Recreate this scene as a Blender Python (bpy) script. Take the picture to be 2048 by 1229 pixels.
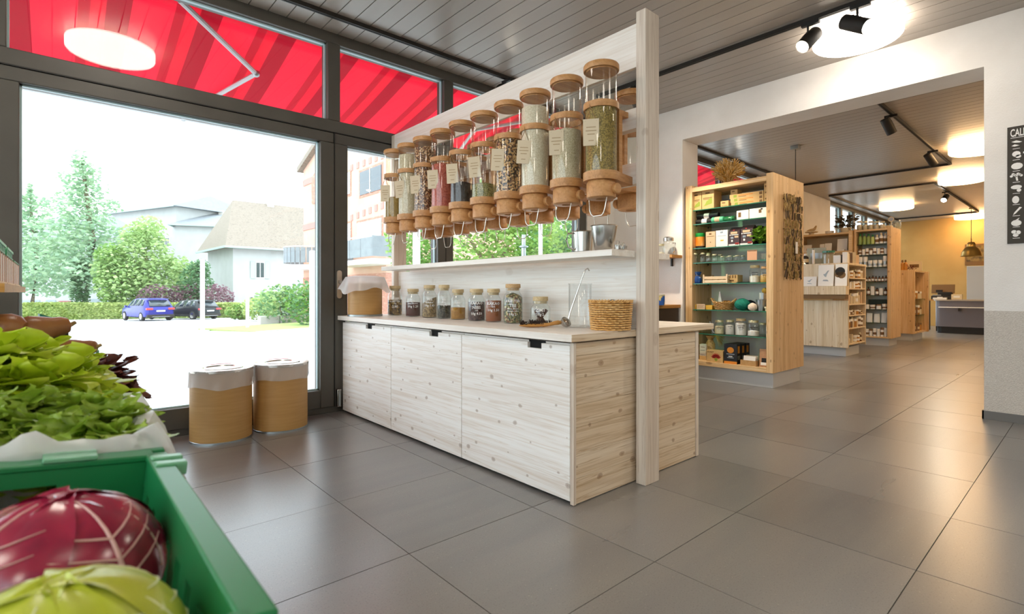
import bpy, math, random
from mathutils import Matrix, Vector
random.seed(7)
for o in list(bpy.data.objects): bpy.data.objects.remove(o)
scn = bpy.context.scene
COL = scn.collection
R = math.radians

# ------------------------------------------------------------------ camera, sky, sun, exposure
CAM_H = 1.10; FPX = 1039.0; HORIZON = 585.0
YAW = math.atan2(1024-106, FPX); SN, CS = math.sin(YAW), math.cos(YAW)
cam_d = bpy.data.cameras.new('camera'); cam = bpy.data.objects.new('camera', cam_d); COL.objects.link(cam)
cam.location = (0, 0, CAM_H); cam.rotation_euler = (R(90), 0, -YAW)
cam_d.sensor_width = 36; cam_d.lens = 36*FPX/2048; cam_d.shift_y = -(614.5-HORIZON)/2048
cam_d.clip_start = .05; cam_d.clip_end = 400
cam_d.dof.use_dof = True; cam_d.dof.focus_distance = 5.0; cam_d.dof.aperture_fstop = 3.8
scn.camera = cam

world = bpy.data.worlds.new('overcast_sky'); scn.world = world; world.use_nodes = True
bgn = world.node_tree.nodes['Background']
bgn.inputs[0].default_value = (.82, .91, 1.0, 1); bgn.inputs[1].default_value = 2.5
sun_d = bpy.data.lights.new('sun', 'SUN'); sun = bpy.data.objects.new('sun', sun_d); COL.objects.link(sun)
sun_d.energy = .7; sun_d.angle = R(25); sun_d.color = (1, .95, .88)
sun.rotation_euler = (R(-30), R(-14), 0)
scn.view_settings.view_transform = 'Standard'; scn.view_settings.look = 'None'
scn.view_settings.exposure = 0.92; scn.view_settings.gamma = 1.0; scn.view_settings.use_curve_mapping = False
cy = scn.cycles
cy.use_denoising = True; cy.max_bounces = 8; cy.diffuse_bounces = 4; cy.glossy_bounces = 4
cy.transmission_bounces = 6; cy.transparent_max_bounces = 32; cy.sample_clamp_indirect = 6
cy.caustics_reflective = False; cy.caustics_refractive = False
LAMP_W = 8.0      # radiance of the round ceiling lamps

# pixel helpers: where a pixel of the photograph falls on a real plane of the place (used for positions only)
def ray(x, y):
    r = (x-1024)/FPX
    return (SN+CS*r, CS-SN*r, (HORIZON-y)/FPX)
def on_x(x, y, X):
    d = ray(x, y); t = X/d[0]; return (X, d[1]*t, CAM_H+d[2]*t)
def on_y(x, y, Y):
    d = ray(x, y); t = Y/d[1]; return (d[0]*t, Y, CAM_H+d[2]*t)
def on_z(x, y, Z):
    d = ray(x, y); t = (Z-CAM_H)/d[2]; return (d[0]*t, d[1]*t, Z)
def at(x, y, dep):
    d = ray(x, y); return (d[0]*dep, d[1]*dep, CAM_H+d[2]*dep)

# ------------------------------------------------------------------ materials
def hx(h):
    h = h.lstrip('#'); v = [int(h[i:i+2], 16)/255 for i in (0, 2, 4)]
    return tuple(c/12.92 if c <= .04045 else ((c+.055)/1.055)**2.4 for c in v)+(1,)
def newmat(name):
    m = bpy.data.materials.new(name); m.use_nodes = True
    nt = m.node_tree; b = nt.nodes['Principled BSDF']
    return m, nt, b
def P(name, col, rough=.5, metal=0, spec=.5, emit=0, trl=0):
    m, nt, b = newmat(name)
    b.inputs['Base Color'].default_value = hx(col); b.inputs['Roughness'].default_value = rough
    b.inputs['Metallic'].default_value = metal; b.inputs['Specular IOR Level'].default_value = spec
    if emit:
        b.inputs['Emission Color'].default_value = hx(col); b.inputs['Emission Strength'].default_value = emit
    if trl: translucent(m, col, trl)
    return m
def translucent(m, col, f):
    nt = m.node_tree; b = nt.nodes['Principled BSDF']; out = nt.nodes['Material Output']
    t = nt.nodes.new('ShaderNodeBsdfTranslucent'); mx = nt.nodes.new('ShaderNodeMixShader')
    c = b.inputs['Base Color']
    if c.is_linked: nt.links.new(c.links[0].from_socket, t.inputs[0])
    else: t.inputs[0].default_value = hx(col)
    mx.inputs[0].default_value = f
    nt.links.new(b.outputs[0], mx.inputs[1]); nt.links.new(t.outputs[0], mx.inputs[2]); nt.links.new(mx.outputs[0], out.inputs[0])
def ramp(nt, fac, cols, pos=None, interp='LINEAR'):
    n = nt.nodes.new('ShaderNodeValToRGB'); e = n.color_ramp.elements; n.color_ramp.interpolation = interp
    k = len(cols)
    while len(e) < k: e.new(.5)
    for i, c in enumerate(cols):
        e[i].position = pos[i] if pos else (i/(k-1) if interp == 'LINEAR' else i/k); e[i].color = hx(c) if isinstance(c, str) else c
    nt.links.new(fac, n.inputs[0]); return n.outputs[0]
def coords(nt, scale, kind='Object'):
    t = nt.nodes.new('ShaderNodeTexCoord'); mp = nt.nodes.new('ShaderNodeMapping')
    mp.inputs['Scale'].default_value = scale if not isinstance(scale, (int, float)) else (scale,)*3
    nt.links.new(t.outputs[kind], mp.inputs[0]); return mp.outputs[0]
def noise(nt, vec, sc=1, det=3, rough=.5, dist=0):
    n = nt.nodes.new('ShaderNodeTexNoise'); n.inputs['Scale'].default_value = sc; n.inputs['Detail'].default_value = det
    n.inputs['Roughness'].default_value = rough; n.inputs['Distortion'].default_value = dist
    nt.links.new(vec, n.inputs['Vector']); return n.outputs[0]
def mixc(nt, fac, a, b, mode='MIX'):
    n = nt.nodes.new('ShaderNodeMix'); n.data_type = 'RGBA'; n.blend_type = mode
    for s, v in ((n.inputs[0], fac), (n.inputs[6], a), (n.inputs[7], b)):
        if isinstance(v, (int, float)): s.default_value = v
        elif isinstance(v, (str, tuple)): s.default_value = hx(v) if isinstance(v, str) else v
        else: nt.links.new(v, s)
    return n.outputs[2]
def bump(nt, b, h, strength=.2, dist=.01):
    n = nt.nodes.new('ShaderNodeBump'); n.inputs['Strength'].default_value = strength; n.inputs['Distance'].default_value = dist
    nt.links.new(h, n.inputs['Height']); nt.links.new(n.outputs[0], b.inputs['Normal'])
def noisy(name, cols, scale=8, rough=.6, bmp=0, bscale=None, det=4, pos=None, trl=0, spec=.5, metal=0):
    m, nt, b = newmat(name)
    f = noise(nt, coords(nt, scale), 1, det)
    c = ramp(nt, f, cols, pos or [.3+.4*i/(len(cols)-1) for i in range(len(cols))])
    nt.links.new(c, b.inputs['Base Color']); b.inputs['Roughness'].default_value = rough; b.inputs['Specular IOR Level'].default_value = spec
    b.inputs['Metallic'].default_value = metal
    if bmp: bump(nt, b, noise(nt, coords(nt, bscale or scale*3), 1, 5), bmp)
    if trl: translucent(m, cols[0], trl)
    return m
def grains(name, cols, scale=120, rough=.6):
    m, nt, b = newmat(name)
    v = nt.nodes.new('ShaderNodeTexVoronoi'); v.inputs['Scale'].default_value = 1
    nt.links.new(coords(nt, scale), v.inputs['Vector'])
    sp = nt.nodes.new('ShaderNodeSeparateColor'); nt.links.new(v.outputs['Color'], sp.inputs[0])
    c = ramp(nt, sp.outputs[0], cols, interp='CONSTANT')
    nt.links.new(c, b.inputs['Base Color']); b.inputs['Roughness'].default_value = rough
    bump(nt, b, v.outputs['Distance'], .5, .004); return m
def wood(name, light, mid, dark, knot, axis='y', rough=.5, kscale=1.0, gscale=1.0, kamt=.8):
    m, nt, b = newmat(name)
    al, ac = .7*gscale, 16*gscale
    sc = {'x': (al, ac, ac), 'y': (ac, al, ac), 'z': (ac, ac, al)}[axis]
    g = noise(nt, coords(nt, sc), 1, 5, .6, .6)
    c = ramp(nt, g, [dark, mid, light], [.28, .44, .62])
    big = noise(nt, coords(nt, {'x': (.5, 7, 7), 'y': (7, .5, 7), 'z': (7, 7, .5)}[axis]), 1, 1)
    c = mixc(nt, ramp(nt, big, [(0, 0, 0, 1), (.5, .5, .5, 1)], [.42, .62]), c, mid)
    fs = noise(nt, coords(nt, {'x': (2, 90, 90), 'y': (90, 2, 90), 'z': (90, 90, 2)}[axis]), 1, 2)
    c = mixc(nt, ramp(nt, fs, [(.35, .35, .35, 1), (0, 0, 0, 1)], [.35, .5]), c, dark)
    # knots: cells in the plane of the board (along the grain, across it), each with its own size
    def mth(op, *a):
        n = nt.nodes.new('ShaderNodeMath'); n.operation = op
        for i, q in enumerate(a):
            if isinstance(q, (int, float)): n.inputs[i].default_value = q
            else: nt.links.new(q, n.inputs[i])
        return n.outputs[0]
    sx = nt.nodes.new('ShaderNodeSeparateXYZ'); nt.links.new(coords(nt, 1.0), sx.inputs[0])
    i0 = 'xyz'.index(axis); oth = [i for i in range(3) if i != i0]
    wob = noise(nt, coords(nt, 9), 1, 2)
    cv = nt.nodes.new('ShaderNodeCombineXYZ')
    nt.links.new(mth('MULTIPLY_ADD', sx.outputs[i0], 4.2*kscale, mth('MULTIPLY', wob, .25)), cv.inputs[0])
    nt.links.new(mth('MULTIPLY', mth('ADD', sx.outputs[oth[0]], sx.outputs[oth[1]]), 6.5*kscale), cv.inputs[1])
    v = nt.nodes.new('ShaderNodeTexVoronoi'); v.voronoi_dimensions = '2D'; v.inputs['Scale'].default_value = 1
    nt.links.new(cv.outputs[0], v.inputs['Vector'])
    spc = nt.nodes.new('ShaderNodeSeparateColor'); nt.links.new(v.outputs['Color'], spc.inputs[0])
    rel = mth('DIVIDE', v.outputs['Distance'], mth('MULTIPLY_ADD', spc.outputs[0], .10, .025))
    k = ramp(nt, rel, [(kamt,)*3+(1,), (kamt*.6,)*3+(1,), (kamt*.75,)*3+(1,), (0, 0, 0, 1)], [0, .45, .6, .95])
    ln = noise(nt, coords(nt, {'x': (.9, 34, 34), 'y': (34, .9, 34), 'z': (34, 34, .9)}[axis]), 1, 3, .5, 1.2)
    c = mixc(nt, ramp(nt, ln, [(0, 0, 0, 1), (.7*min(1, kamt+.25),)*3+(1,), (0, 0, 0, 1)], [.52, .56, .60]), c, dark)
    c = mixc(nt, k, c, knot)
    nt.links.new(c, b.inputs['Base Color']); b.inputs['Roughness'].default_value = rough
    bump(nt, b, g, .08, .003); return m
def glass(name, tint='#ffffff', rough=0.0, f0=.04, haze=0):
    m, nt, b = newmat(name); nt.nodes.remove(b); out = nt.nodes['Material Output']
    t = nt.nodes.new('ShaderNodeBsdfTransparent'); t.inputs[0].default_value = hx(tint)
    g = nt.nodes.new('ShaderNodeBsdfGlossy'); g.inputs['Roughness'].default_value = rough
    lw = nt.nodes.new('ShaderNodeLayerWeight')
    pw = nt.nodes.new('ShaderNodeMath'); pw.operation = 'POWER'; pw.inputs[1].default_value = 4.0
    nt.links.new(lw.outputs['Facing'], pw.inputs[0])
    ma = nt.nodes.new('ShaderNodeMath'); ma.operation = 'MULTIPLY_ADD'; ma.inputs[1].default_value = .8; ma.inputs[2].default_value = f0
    nt.links.new(pw.outputs[0], ma.inputs[0])
    mx = nt.nodes.new('ShaderNodeMixShader')
    nt.links.new(ma.outputs[0], mx.inputs[0]); nt.links.new(t.outputs[0], mx.inputs[1]); nt.links.new(g.outputs[0], mx.inputs[2])
    last = mx
    if haze:
        d = nt.nodes.new('ShaderNodeBsdfTranslucent'); d.inputs[0].default_value = hx(tint)
        d2 = nt.nodes.new('ShaderNodeBsdfDiffuse'); d2.inputs[0].default_value = hx(tint)
        m3 = nt.nodes.new('ShaderNodeMixShader'); nt.links.new(d.outputs[0], m3.inputs[1]); nt.links.new(d2.outputs[0], m3.inputs[2])
        m2 = nt.nodes.new('ShaderNodeMixShader'); m2.inputs[0].default_value = haze
        nt.links.new(mx.outputs[0], m2.inputs[1]); nt.links.new(m3.outputs[0], m2.inputs[2]); last = m2
    nt.links.new(last.outputs[0], out.inputs[0]); return m

def tile_mat():
    m, nt, b = newmat('floor_tile_grey')
    oi = nt.nodes.new('ShaderNodeObjectInfo')
    geo = nt.nodes.new('ShaderNodeNewGeometry')
    def pos(scale):
        mp = nt.nodes.new('ShaderNodeMapping'); mp.inputs['Scale'].default_value = scale
        nt.links.new(geo.outputs['Position'], mp.inputs[0]); return mp.outputs[0]
    base = ramp(nt, oi.outputs['Random'], ['#6a6867', '#747271', '#7f7d7b'])
    st = noise(nt, pos((.7, 4.5, 1)), 1, 3, .55)
    c = mixc(nt, ramp(nt, st, [(0, 0, 0, 1), (.75, .75, .75, 1)], [.35, .7]), base, '#85827c')
    sp = noise(nt, pos((160, 160, 1)), 1, 2)
    c = mixc(nt, ramp(nt, sp, [(.6, .6, .6, 1), (0, 0, 0, 1)], [.3, .42]), c, '#53514f')
    sp2 = noise(nt, pos((90, 90, 3)), 1, 2)
    c = mixc(nt, ramp(nt, sp2, [(0, 0, 0, 1), (.5, .5, .5, 1)], [.66, .74]), c, '#a9a296')
    nt.links.new(c, b.inputs['Base Color'])
    rr = nt.nodes.new('ShaderNodeMapRange'); rr.inputs[3].default_value = .25; rr.inputs[4].default_value = .33
    nt.links.new(st, rr.inputs[0]); nt.links.new(rr.outputs[0], b.inputs['Roughness'])
    b.inputs['Specular IOR Level'].default_value = 1.0
    return m
def awning_mat():
    m, nt, b = newmat('red_striped_awning_fabric')
    tc = nt.nodes.new('ShaderNodeTexCoord'); sx = nt.nodes.new('ShaderNodeSeparateXYZ'); nt.links.new(tc.outputs['Object'], sx.inputs[0])
    wv = nt.nodes.new('ShaderNodeMath'); wv.operation = 'FRACT'
    ml = nt.nodes.new('ShaderNodeMath'); ml.operation = 'MULTIPLY'; ml.inputs[1].default_value = 1/.62
    nt.links.new(sx.outputs[0], ml.inputs[0]); nt.links.new(ml.outputs[0], wv.inputs[0])
    c = ramp(nt, wv.outputs[0], ['#dd4664', '#c23652', '#d8405c', '#b6304e', '#dd4664'], [0, .40, .52, .68, .94], 'CONSTANT')
    nt.links.new(c, b.inputs['Base Color']); b.inputs['Roughness'].default_value = .8
    translucent(m, '#d8405c', .72)
    return m

M = {}
M['tile'] = tile_mat()
M['grout'] = P('grout', '#4a4642', .8)
M['plank'] = noisy('ceiling_plank_taupe', ['#a39a90', '#ada49a'], (3, .3, 3), .33)
M['ceilback'] = P('dark_ceiling_void', '#2a2622', .8)
M['plaster'] = noisy('white_plaster', ['#e9e5df', '#f1eee9'], 3, .85, .25, 90)
M['dado'] = noisy('rough_dado_plaster', ['#c9c1b6', '#dad3c9'], 120, .85, .7, 110)
M['backwall'] = noisy('beige_wall_paint', ['#c79f5c', '#cfa866'], 2, .8)
M['frame'] = noisy('anthracite_window_frame', ['#4b4741', '#524e47'], 5, .42)
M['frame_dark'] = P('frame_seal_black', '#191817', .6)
M['glass'] = glass('window_glass', '#fbfefd', 0, .05)
M['glass_edge'] = P('pale_blue_glass_edge', '#a9c3c6', .2)
M['jarglass'] = glass('jar_glass', '#f8fbfa', .02, .085, .02)
M['vaseglass'] = glass('vase_glass', '#fdfefe', .01, .06, 0)
M['acryl'] = glass('clear_acrylic', '#fbfaf5', .03, .055, .01)
M['shelfglass'] = glass('green_shelf_glass', '#cfe6da', .0, .06)
M['shelfedge'] = P('green_glass_edge', '#2f7c62', .15, 0, .6)
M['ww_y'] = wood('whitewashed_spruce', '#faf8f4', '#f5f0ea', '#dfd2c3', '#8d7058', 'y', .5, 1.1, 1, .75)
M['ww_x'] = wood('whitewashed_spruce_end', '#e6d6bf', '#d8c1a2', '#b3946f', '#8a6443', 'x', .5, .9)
M['ww_z'] = wood('whitewashed_post', '#e6dbcd', '#d9cab9', '#b39d89', '#96785c', 'z', .5, .5, .6, .4)
M['ww_plain'] = wood('whitewashed_board', '#f3efe8', '#ebe4da', '#dccfc0', '#c3b3a2', 'y', .45, .4, 1, .35)
M['sp_z'] = wood('oiled_spruce', '#e9c899', '#dcb580', '#be9057', '#84552b', 'z', .42, .9)
M['sp_y'] = wood('oiled_spruce_rail', '#ecd0a4', '#e0bc88', '#c79a5f', '#8d5b2a', 'y', .45, .5)
M['pale_z'] = wood('pale_oiled_spruce', '#ecdcc0', '#e2cda9', '#c8ab7e', '#9a754b', 'z', .45, .6)
M['turned'] = wood('turned_beech', '#cf9c66', '#c28c55', '#a4713f', '#8a582c', 'x', .45, .2, 1.5, .0)
M['cork'] = noisy('cork', ['#b48d5e', '#d3b184'], 160, .8)
M['kraft'] = noisy('kraft_cardboard', ['#b18549', '#bd9156'], (4, 4, 60), .5)
M['kraft2'] = noisy('brown_paper', ['#b08a58', '#c29c68'], 30, .8)
M['bag'] = glass('thin_plastic_bag', '#fbfbfb', .25, .10, .62)
M['steel'] = P('brushed_steel', '#c9c6c0', .22, 1)
M['zinc'] = P('zinc', '#a9b0b2', .35, 1)
M['wire'] = P('steel_wire', '#d3cdc2', .3, 1)
M['black'] = P('black_enamel', '#171615', .45)
M['blackm'] = P('matt_black_metal', '#2b2723', .5, .3)
M['void'] = P('dark_gap', '#0e0c0b', .9)
M['white'] = P('white_paint', '#f0eeea', .5)
M['whitepl'] = P('white_plastic', '#f2f1ee', .35)
M['chalk'] = P('white_chalk_ink', '#f4f2ee', .8)
M['ink'] = P('black_ink', '#1c1a18', .7)
M['paper'] = P('paper_tag', '#d8c6a8', .8)
M['cardw'] = P('white_card', '#f2eee6', .7)
M['plinth'] = P('grey_plinth_laminate', '#c6c6c4', .35)
M['yellow'] = P('yellow_wax', '#e3b23a', .5)
M['wicker'] = wood('wicker', '#e8bd7c', '#d9a65f', '#b07a37', '#7b4a1c', 'x', .6, .1, 2, 0)
M['twine'] = P('jute_string', '#8d7049', .9)

# ------------------------------------------------------------------ mesh helpers
class MB:
    def __init__(s): s.v = []; s.f = []
    def add(s, vs, fs, T=None):
        k = len(s.v)
        s.v += [tuple(T @ Vector(p)) for p in vs] if T else [tuple(p) for p in vs]
        s.f += [tuple(i+k for i in f) for f in fs]; return s
    def box(s, x0, x1, y0, y1, z0, z1, T=None):
        return s.add([(x0,y0,z0),(x1,y0,z0),(x1,y1,z0),(x0,y1,z0),(x0,y0,z1),(x1,y0,z1),(x1,y1,z1),(x0,y1,z1)],
              [(0,3,2,1),(4,5,6,7),(0,1,5,4),(1,2,6,5),(2,3,7,6),(3,0,4,7)], T)
    def prism(s, poly, axis, a0, a1, T=None):
        n = len(poly)
        def pt(p, a): return {'x': (a, p[0], p[1]), 'y': (p[0], a, p[1]), 'z': (p[0], p[1], a)}[axis]
        vs = [pt(p, a0) for p in poly]+[pt(p, a1) for p in poly]
        fs = [tuple(range(n))[::-1], tuple(range(n, 2*n))]+[(i, (i+1) % n, n+(i+1) % n, n+i) for i in range(n)]
        return s.add(vs, fs, T)
    def lathe(s, prof, n=24, T=None, flute=None):
        vs = []; fs = []; rows = []
        for r, z in prof:
            if r <= 1e-6: rows.append([len(vs)]); vs.append((0, 0, z))
            else:
                rows.append(list(range(len(vs), len(vs)+n)))
                for i in range(n):
                    a = 2*math.pi*i/n; q = r*(flute(a, z) if flute else 1); vs.append((q*math.cos(a), q*math.sin(a), z))
        for A, B in zip(rows, rows[1:]):
            for i in range(n):
                j = (i+1) % n
                if len(A) == 1 and len(B) == 1: continue
                if len(A) == 1: fs.append((A[0], B[j], B[i]))
                elif len(B) == 1: fs.append((A[i], A[j], B[0]))
                else: fs.append((A[i], A[j], B[j], B[i]))
        return s.add(vs, fs, T)
    def tube(s, pts, r, n=8, closed=False):
        pts = [Vector(p) for p in pts]; vs = []; fs = []; m = len(pts); up = Vector((0, 0, 1))
        for i, p in enumerate(pts):
            a = pts[(i-1) % m] if closed or i > 0 else p; b = pts[(i+1) % m] if closed or i < m-1 else p
            t = (b-a).normalized(); u = t.cross(up)
            if u.length < .05: u = t.cross(Vector((1, 0, 0)))
            u.normalize(); w = t.cross(u); rr = r[i] if isinstance(r, (list, tuple)) else r
            vs += [tuple(p+u*rr*math.cos(2*math.pi*k/n)+w*rr*math.sin(2*math.pi*k/n)) for k in range(n)]
        for i in range(m if closed else m-1):
            j = (i+1) % m
            for k in range(n):
                l = (k+1) % n; fs.append((i*n+k, i*n+l, j*n+l, j*n+k))
        if not closed: fs += [tuple(range(n))[::-1], tuple(range((m-1)*n, m*n))]
        return s.add(vs, fs)
    def cyl(s, p0, p1, r0, r1=None, n=16): return s.tube([p0, p1], [r0, r0 if r1 is None else r1], n)
    def grid(s, fn, nu, nv, closed_u=False):
        vs = [fn(i/(nu if closed_u else nu-1), j/(nv-1)) for j in range(nv) for i in range(nu)]
        fs = []
        for j in range(nv-1):
            for i in range(nu if closed_u else nu-1):
                k = (i+1) % nu; fs.append((j*nu+i, j*nu+k, (j+1)*nu+k, (j+1)*nu+i))
        return s.add(vs, fs)
    def ball(s, c, rx, ry=None, rz=None, n=14, m=9, fn=None):
        ry = rx if ry is None else ry; rz = rx if rz is None else rz
        prof = [(math.sin(math.pi*j/(m-1)), -math.cos(math.pi*j/(m-1))) for j in range(m)]
        prof[0] = (0, -1); prof[-1] = (0, 1)
        return s.lathe(prof, n, Matrix.Translation(c) @ Matrix.Diagonal((rx, ry, rz, 1)), fn)
    def mesh(s, name, mat, smooth=True, ang=38):
        me = bpy.data.meshes.new(name); me.from_pydata(s.v, [], s.f)
        if smooth:
            me.polygons.foreach_set('use_smooth', [True]*len(me.polygons)); me.set_sharp_from_angle(angle=R(ang))
        if mat: me.materials.append(M[mat] if isinstance(mat, str) else mat)
        me.update(); return me
    def build(s, name, mat, parent=None, loc=None, rot=None, bevel=0, solid=0, smooth=True, ang=38):
        o = bpy.data.objects.new(name, s.mesh(name, mat, smooth, ang)); COL.objects.link(o)
        if parent: o.parent = parent
        if loc: o.location = loc
        if rot: o.rotation_euler = rot
        if solid:
            d = o.modifiers.new('thickness', 'SOLIDIFY'); d.thickness = solid; d.offset = 0
        if bevel:
            d = o.modifiers.new('bevel', 'BEVEL'); d.width = bevel; d.segments = 2; d.limit_method = 'ANGLE'; d.angle_limit = R(40)
        return o
def inst(name, mesh, parent=None, loc=(0, 0, 0), rot=(0, 0, 0), scale=None):
    o = bpy.data.objects.new(name, mesh); COL.objects.link(o)
    if parent: o.parent = parent
    o.location = loc; o.rotation_euler = rot
    if scale: o.scale = scale
    return o
def tag(o, label, cat, group=None, kind=None):
    o['label'] = label; o['category'] = cat
    if group: o['group'] = group
    if kind: o['kind'] = kind
    return o
def thing(name, label, cat, loc=(0, 0, 0), rz=0, group=None, rot=None):
    o = bpy.data.objects.new(name, None); COL.objects.link(o); o.empty_display_size = .1
    o.location = loc; o.rotation_euler = rot or (0, 0, rz); return tag(o, label, cat, group)
def struct(o): o['kind'] = 'structure'; return o
def BX(*a): return MB().box(*a)
def copy_tree(o, parent=None):
    c = o.copy(); COL.objects.link(c); c.parent = parent
    for ch in list(o.children): copy_tree(ch, c)
    return c
ORD = 'first second third fourth fifth sixth seventh eighth ninth tenth eleventh twelfth thirteenth fourteenth'.split()
_txt = {}
def text_mesh(s, size, mat, align='CENTER', ext=.0004, bend=None, shear=0):
    """flat lettering, standing in the local XZ plane and reading along +X, optionally wrapped round a cylinder of radius bend"""
    cu = bpy.data.curves.new('lettering', 'FONT'); cu.body = s; cu.size = size; cu.align_x = align; cu.extrude = 0 if bend else ext; cu.offset = size*.018; cu.resolution_u = 1 if size < .03 else 4; cu.shear = shear
    cu.space_line = .85
    ob = bpy.data.objects.new('lettering', cu); COL.objects.link(ob)
    dg = bpy.context.evaluated_depsgraph_get(); me = bpy.data.meshes.new_from_object(ob.evaluated_get(dg))
    bpy.data.objects.remove(ob)
    for v in me.vertices:
        x, y, z = v.co
        if bend:
            a = x/bend; v.co = (bend*math.sin(a), -bend*math.cos(a), y)
        else: v.co = (x, -z, y)
    me.materials.clear(); me.materials.append(M[mat]); return me
def put_text(s, size, mat, parent, loc, rz=0, align='CENTER', bend=None, shear=0, rx=0):
    return inst('lettering', text_mesh(s, size, mat, align, bend=bend, shear=shear), parent, loc, (rx, 0, rz))

# ------------------------------------------------------------------ the room
CEIL = 3.48; YW = 4.72; XP0, XP1 = 6.07, 6.45; XB = 21.6; XL = -3.3; YB = -3.4; YB2 = -1.2
floor = struct(BX(XL, XB, YB, 4.80, -.25, -.005).build('floor', 'grout'))
TX0, TDX, TY0, TDY = 1.122, .7175, .481, .7215
tile_me = BX(-TDX/2+.0018, TDX/2-.0018, -TDY/2+.0018, TDY/2-.0018, -.02, 0).mesh('tile', 'tile', smooth=False)
rest = MB()
for i in range(-8, 29):
    for j in range(-6, 6):
        cx = TX0+(i+.5)*TDX; cyy = TY0+(j+.5)*TDY
        y1 = min(cyy+TDY/2-.0018, 4.655)
        if y1 <= cyy-TDY/2+.05: continue
        seen = (-1 <= j) and (i >= -1) and i <= 21 and not (j < 0 and i < 1)
        cut = cyy+TDY/2 > 4.655
        if seen and not cut:
            inst('tile', tile_me, floor, (cx, cyy, random.uniform(-.0008, .0004)))
        elif seen:
            BX(-TDX/2+.0018, TDX/2-.0018, -TDY/2+.0018, y1-cyy, -.02, 0).build('tile', 'tile', floor, (cx, cyy, 0), smooth=False)
        else:
            rest.box(max(cx-TDX/2+.0018, XL), cx+TDX/2-.0018, max(cyy-TDY/2+.0018, YB), y1, -.02, -.0005)
rest.build('floor_tiles_beyond', 'tile', floor, smooth=False)['kind'] = 'stuff'

ceiling = struct(BX(XL, XB, YB, 4.9, CEIL+.02, CEIL+.2).build('ceiling', 'ceilback'))
PW = .152
pl1 = BX(-PW/2+.004, PW/2-.004, 0, 1, 0, .018).mesh('plank', 'plank', smooth=False)
n1 = int((XP0-XL)/PW)+1
for i in range(n1):
    x = XL+PW*(i+.5)-.05
    inst('plank', pl1, ceiling, (x, YB, CEIL), scale=(1, 4.66-YB, 1))
n2 = int((XB-XP1)/PW)
for i in range(n2):
    inst('plank', pl1, ceiling, (XP1+PW*(i+.5)+.02, YB2, CEIL), scale=(1, 4.66-YB2, 1))

OY0, OY1, OZ = .668, 3.557, 3.065          # opening between the two rooms
pw = MB().box(XP0, XP1, YB, OY0, .94, CEIL+.03).box(XP0, XP1, OY1, 4.80, 0, CEIL+.03).box(XP0, XP1, OY0, OY1, OZ, CEIL+.03)
wall_p = struct(pw.build('wall_partition', 'plaster'))
BX(XP0, XP1, YB, OY0, 0, .94).build('rough_plaster_dado', 'dado', wall_p)
bb = struct(BX(XP0-.012, XP0, YB, OY0+.012, 0, .072).build('baseboard_partition', P('grey_tile_skirting', '#6c6964', .4)))
BX(XP0-.012, XP1, OY0, OY0+.012, 0, .072).build('skirting_return', bb.data.materials[0], bb)
struct(BX(5.47, XP0, 4.64, 4.82, 0, CEIL+.03).build('wall_window_pier', 'plaster'))
struct(MB().box(XL-.15, XL, YB, 4.9, 0, .25).box(XL-.15, XL, YB, 4.9, 3.36, CEIL+.05).box(XL-.15, XL, YB, -2.6, .25, 3.36).box(XL-.15, XL, 4.5, 4.9, .25, 3.36).build('wall_left', 'plaster'))
struct(BX(XL, XP0, YB-.15, YB, 0, CEIL+.05).build('wall_behind', 'plaster'))
struct(BX(XB, XB+.15, YB2, 4.9, 0, CEIL+.05).build('wall_back', 'backwall'))
struct(BX(XP1, XB, YB2-.15, YB2, 0, CEIL+.05).build('wall_right', 'plaster'))
struct(BX(10.8, 15.07, 4.62, 4.82, 0, CEIL+.03).build('wall_window_panel', 'plaster'))
struct(BX(XL-.2, XB+.2, YB-.2, 4.85, CEIL+.2, CEIL+.3).build('roof', 'void'))

# window wall of the front room
FD0, FD1 = 4.655, 4.80
def bars(lst, name, parent, mat='frame', y0=FD0, y1=FD1, bev=.006):
    for (x0, x1, z0, z1) in lst: BX(x0, x1, y0, y1, z0, z1).build(name, mat, parent, bevel=bev)
def pane(name, x0, x1, z0, z1, y=YW):
    w = struct(BX(x0, x1, y-.008, y+.008, z0, z1).build(name, 'glass'))
    g = MB()
    for a in ((x0, x0+.012, z0, z1), (x1-.012, x1, z0, z1), (x0, x1, z0, z0+.012), (x0, x1, z1-.012, z1)): g.box(a[0], a[1], y-.016, y+.016, a[2], a[3])
    g.build('glazing_seal', 'glass_edge', w)
    return w
fr = struct(BX(XL, 5.47, FD0+.01, FD1, 0, .05).build('window_frame', 'frame'))
bars([(-.30, -.165, .05, 2.47), (1.94, 2.065, .05, 2.47), (3.065, 3.165, .05, 2.47), (3.165, 3.262, .05, 2.47), (5.33, 5.47, .05, 3.385), (-2.52, -2.4, .05, 3.385)], 'mullion', fr)
bars([(1.81, 1.936, .05, 2.47), (-.41, -.304, .05, 2.47)], 'door_stile', fr)
bars([(-.165, 1.81, .05, .212), (-2.4, -.41, .05, .212), (XL, -2.52, .05, .212), (2.065, 3.065, .05, .212), (3.262, 5.33, .05, .212)], 'bottom_rail', fr)
bars([(XL, 5.33, 2.57, 2.68), (XL, 5.47, 3.385, CEIL+.02)], 'transom', fr)
bars([(-.30, 1.936, 2.472, 2.566), (1.94, 3.165, 2.472, 2.566), (3.165, 5.33, 2.472, 2.566), (XL, -.304, 2.472, 2.566)], 'head_rail', fr, y0=4.662)
bars([(-.30, -.225, 2.68, 3.385), (1.875, 1.993, 2.68, 3.385), (3.145, 3.263, 2.68, 3.385)], 'transom_mullion', fr)
bars([(1.934, 1.942, .05, 2.57), (3.161, 3.169, .05, 2.57)], 'shadow_gap', fr, 'frame_dark', y0=4.653, y1=4.66, bev=0)
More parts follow.
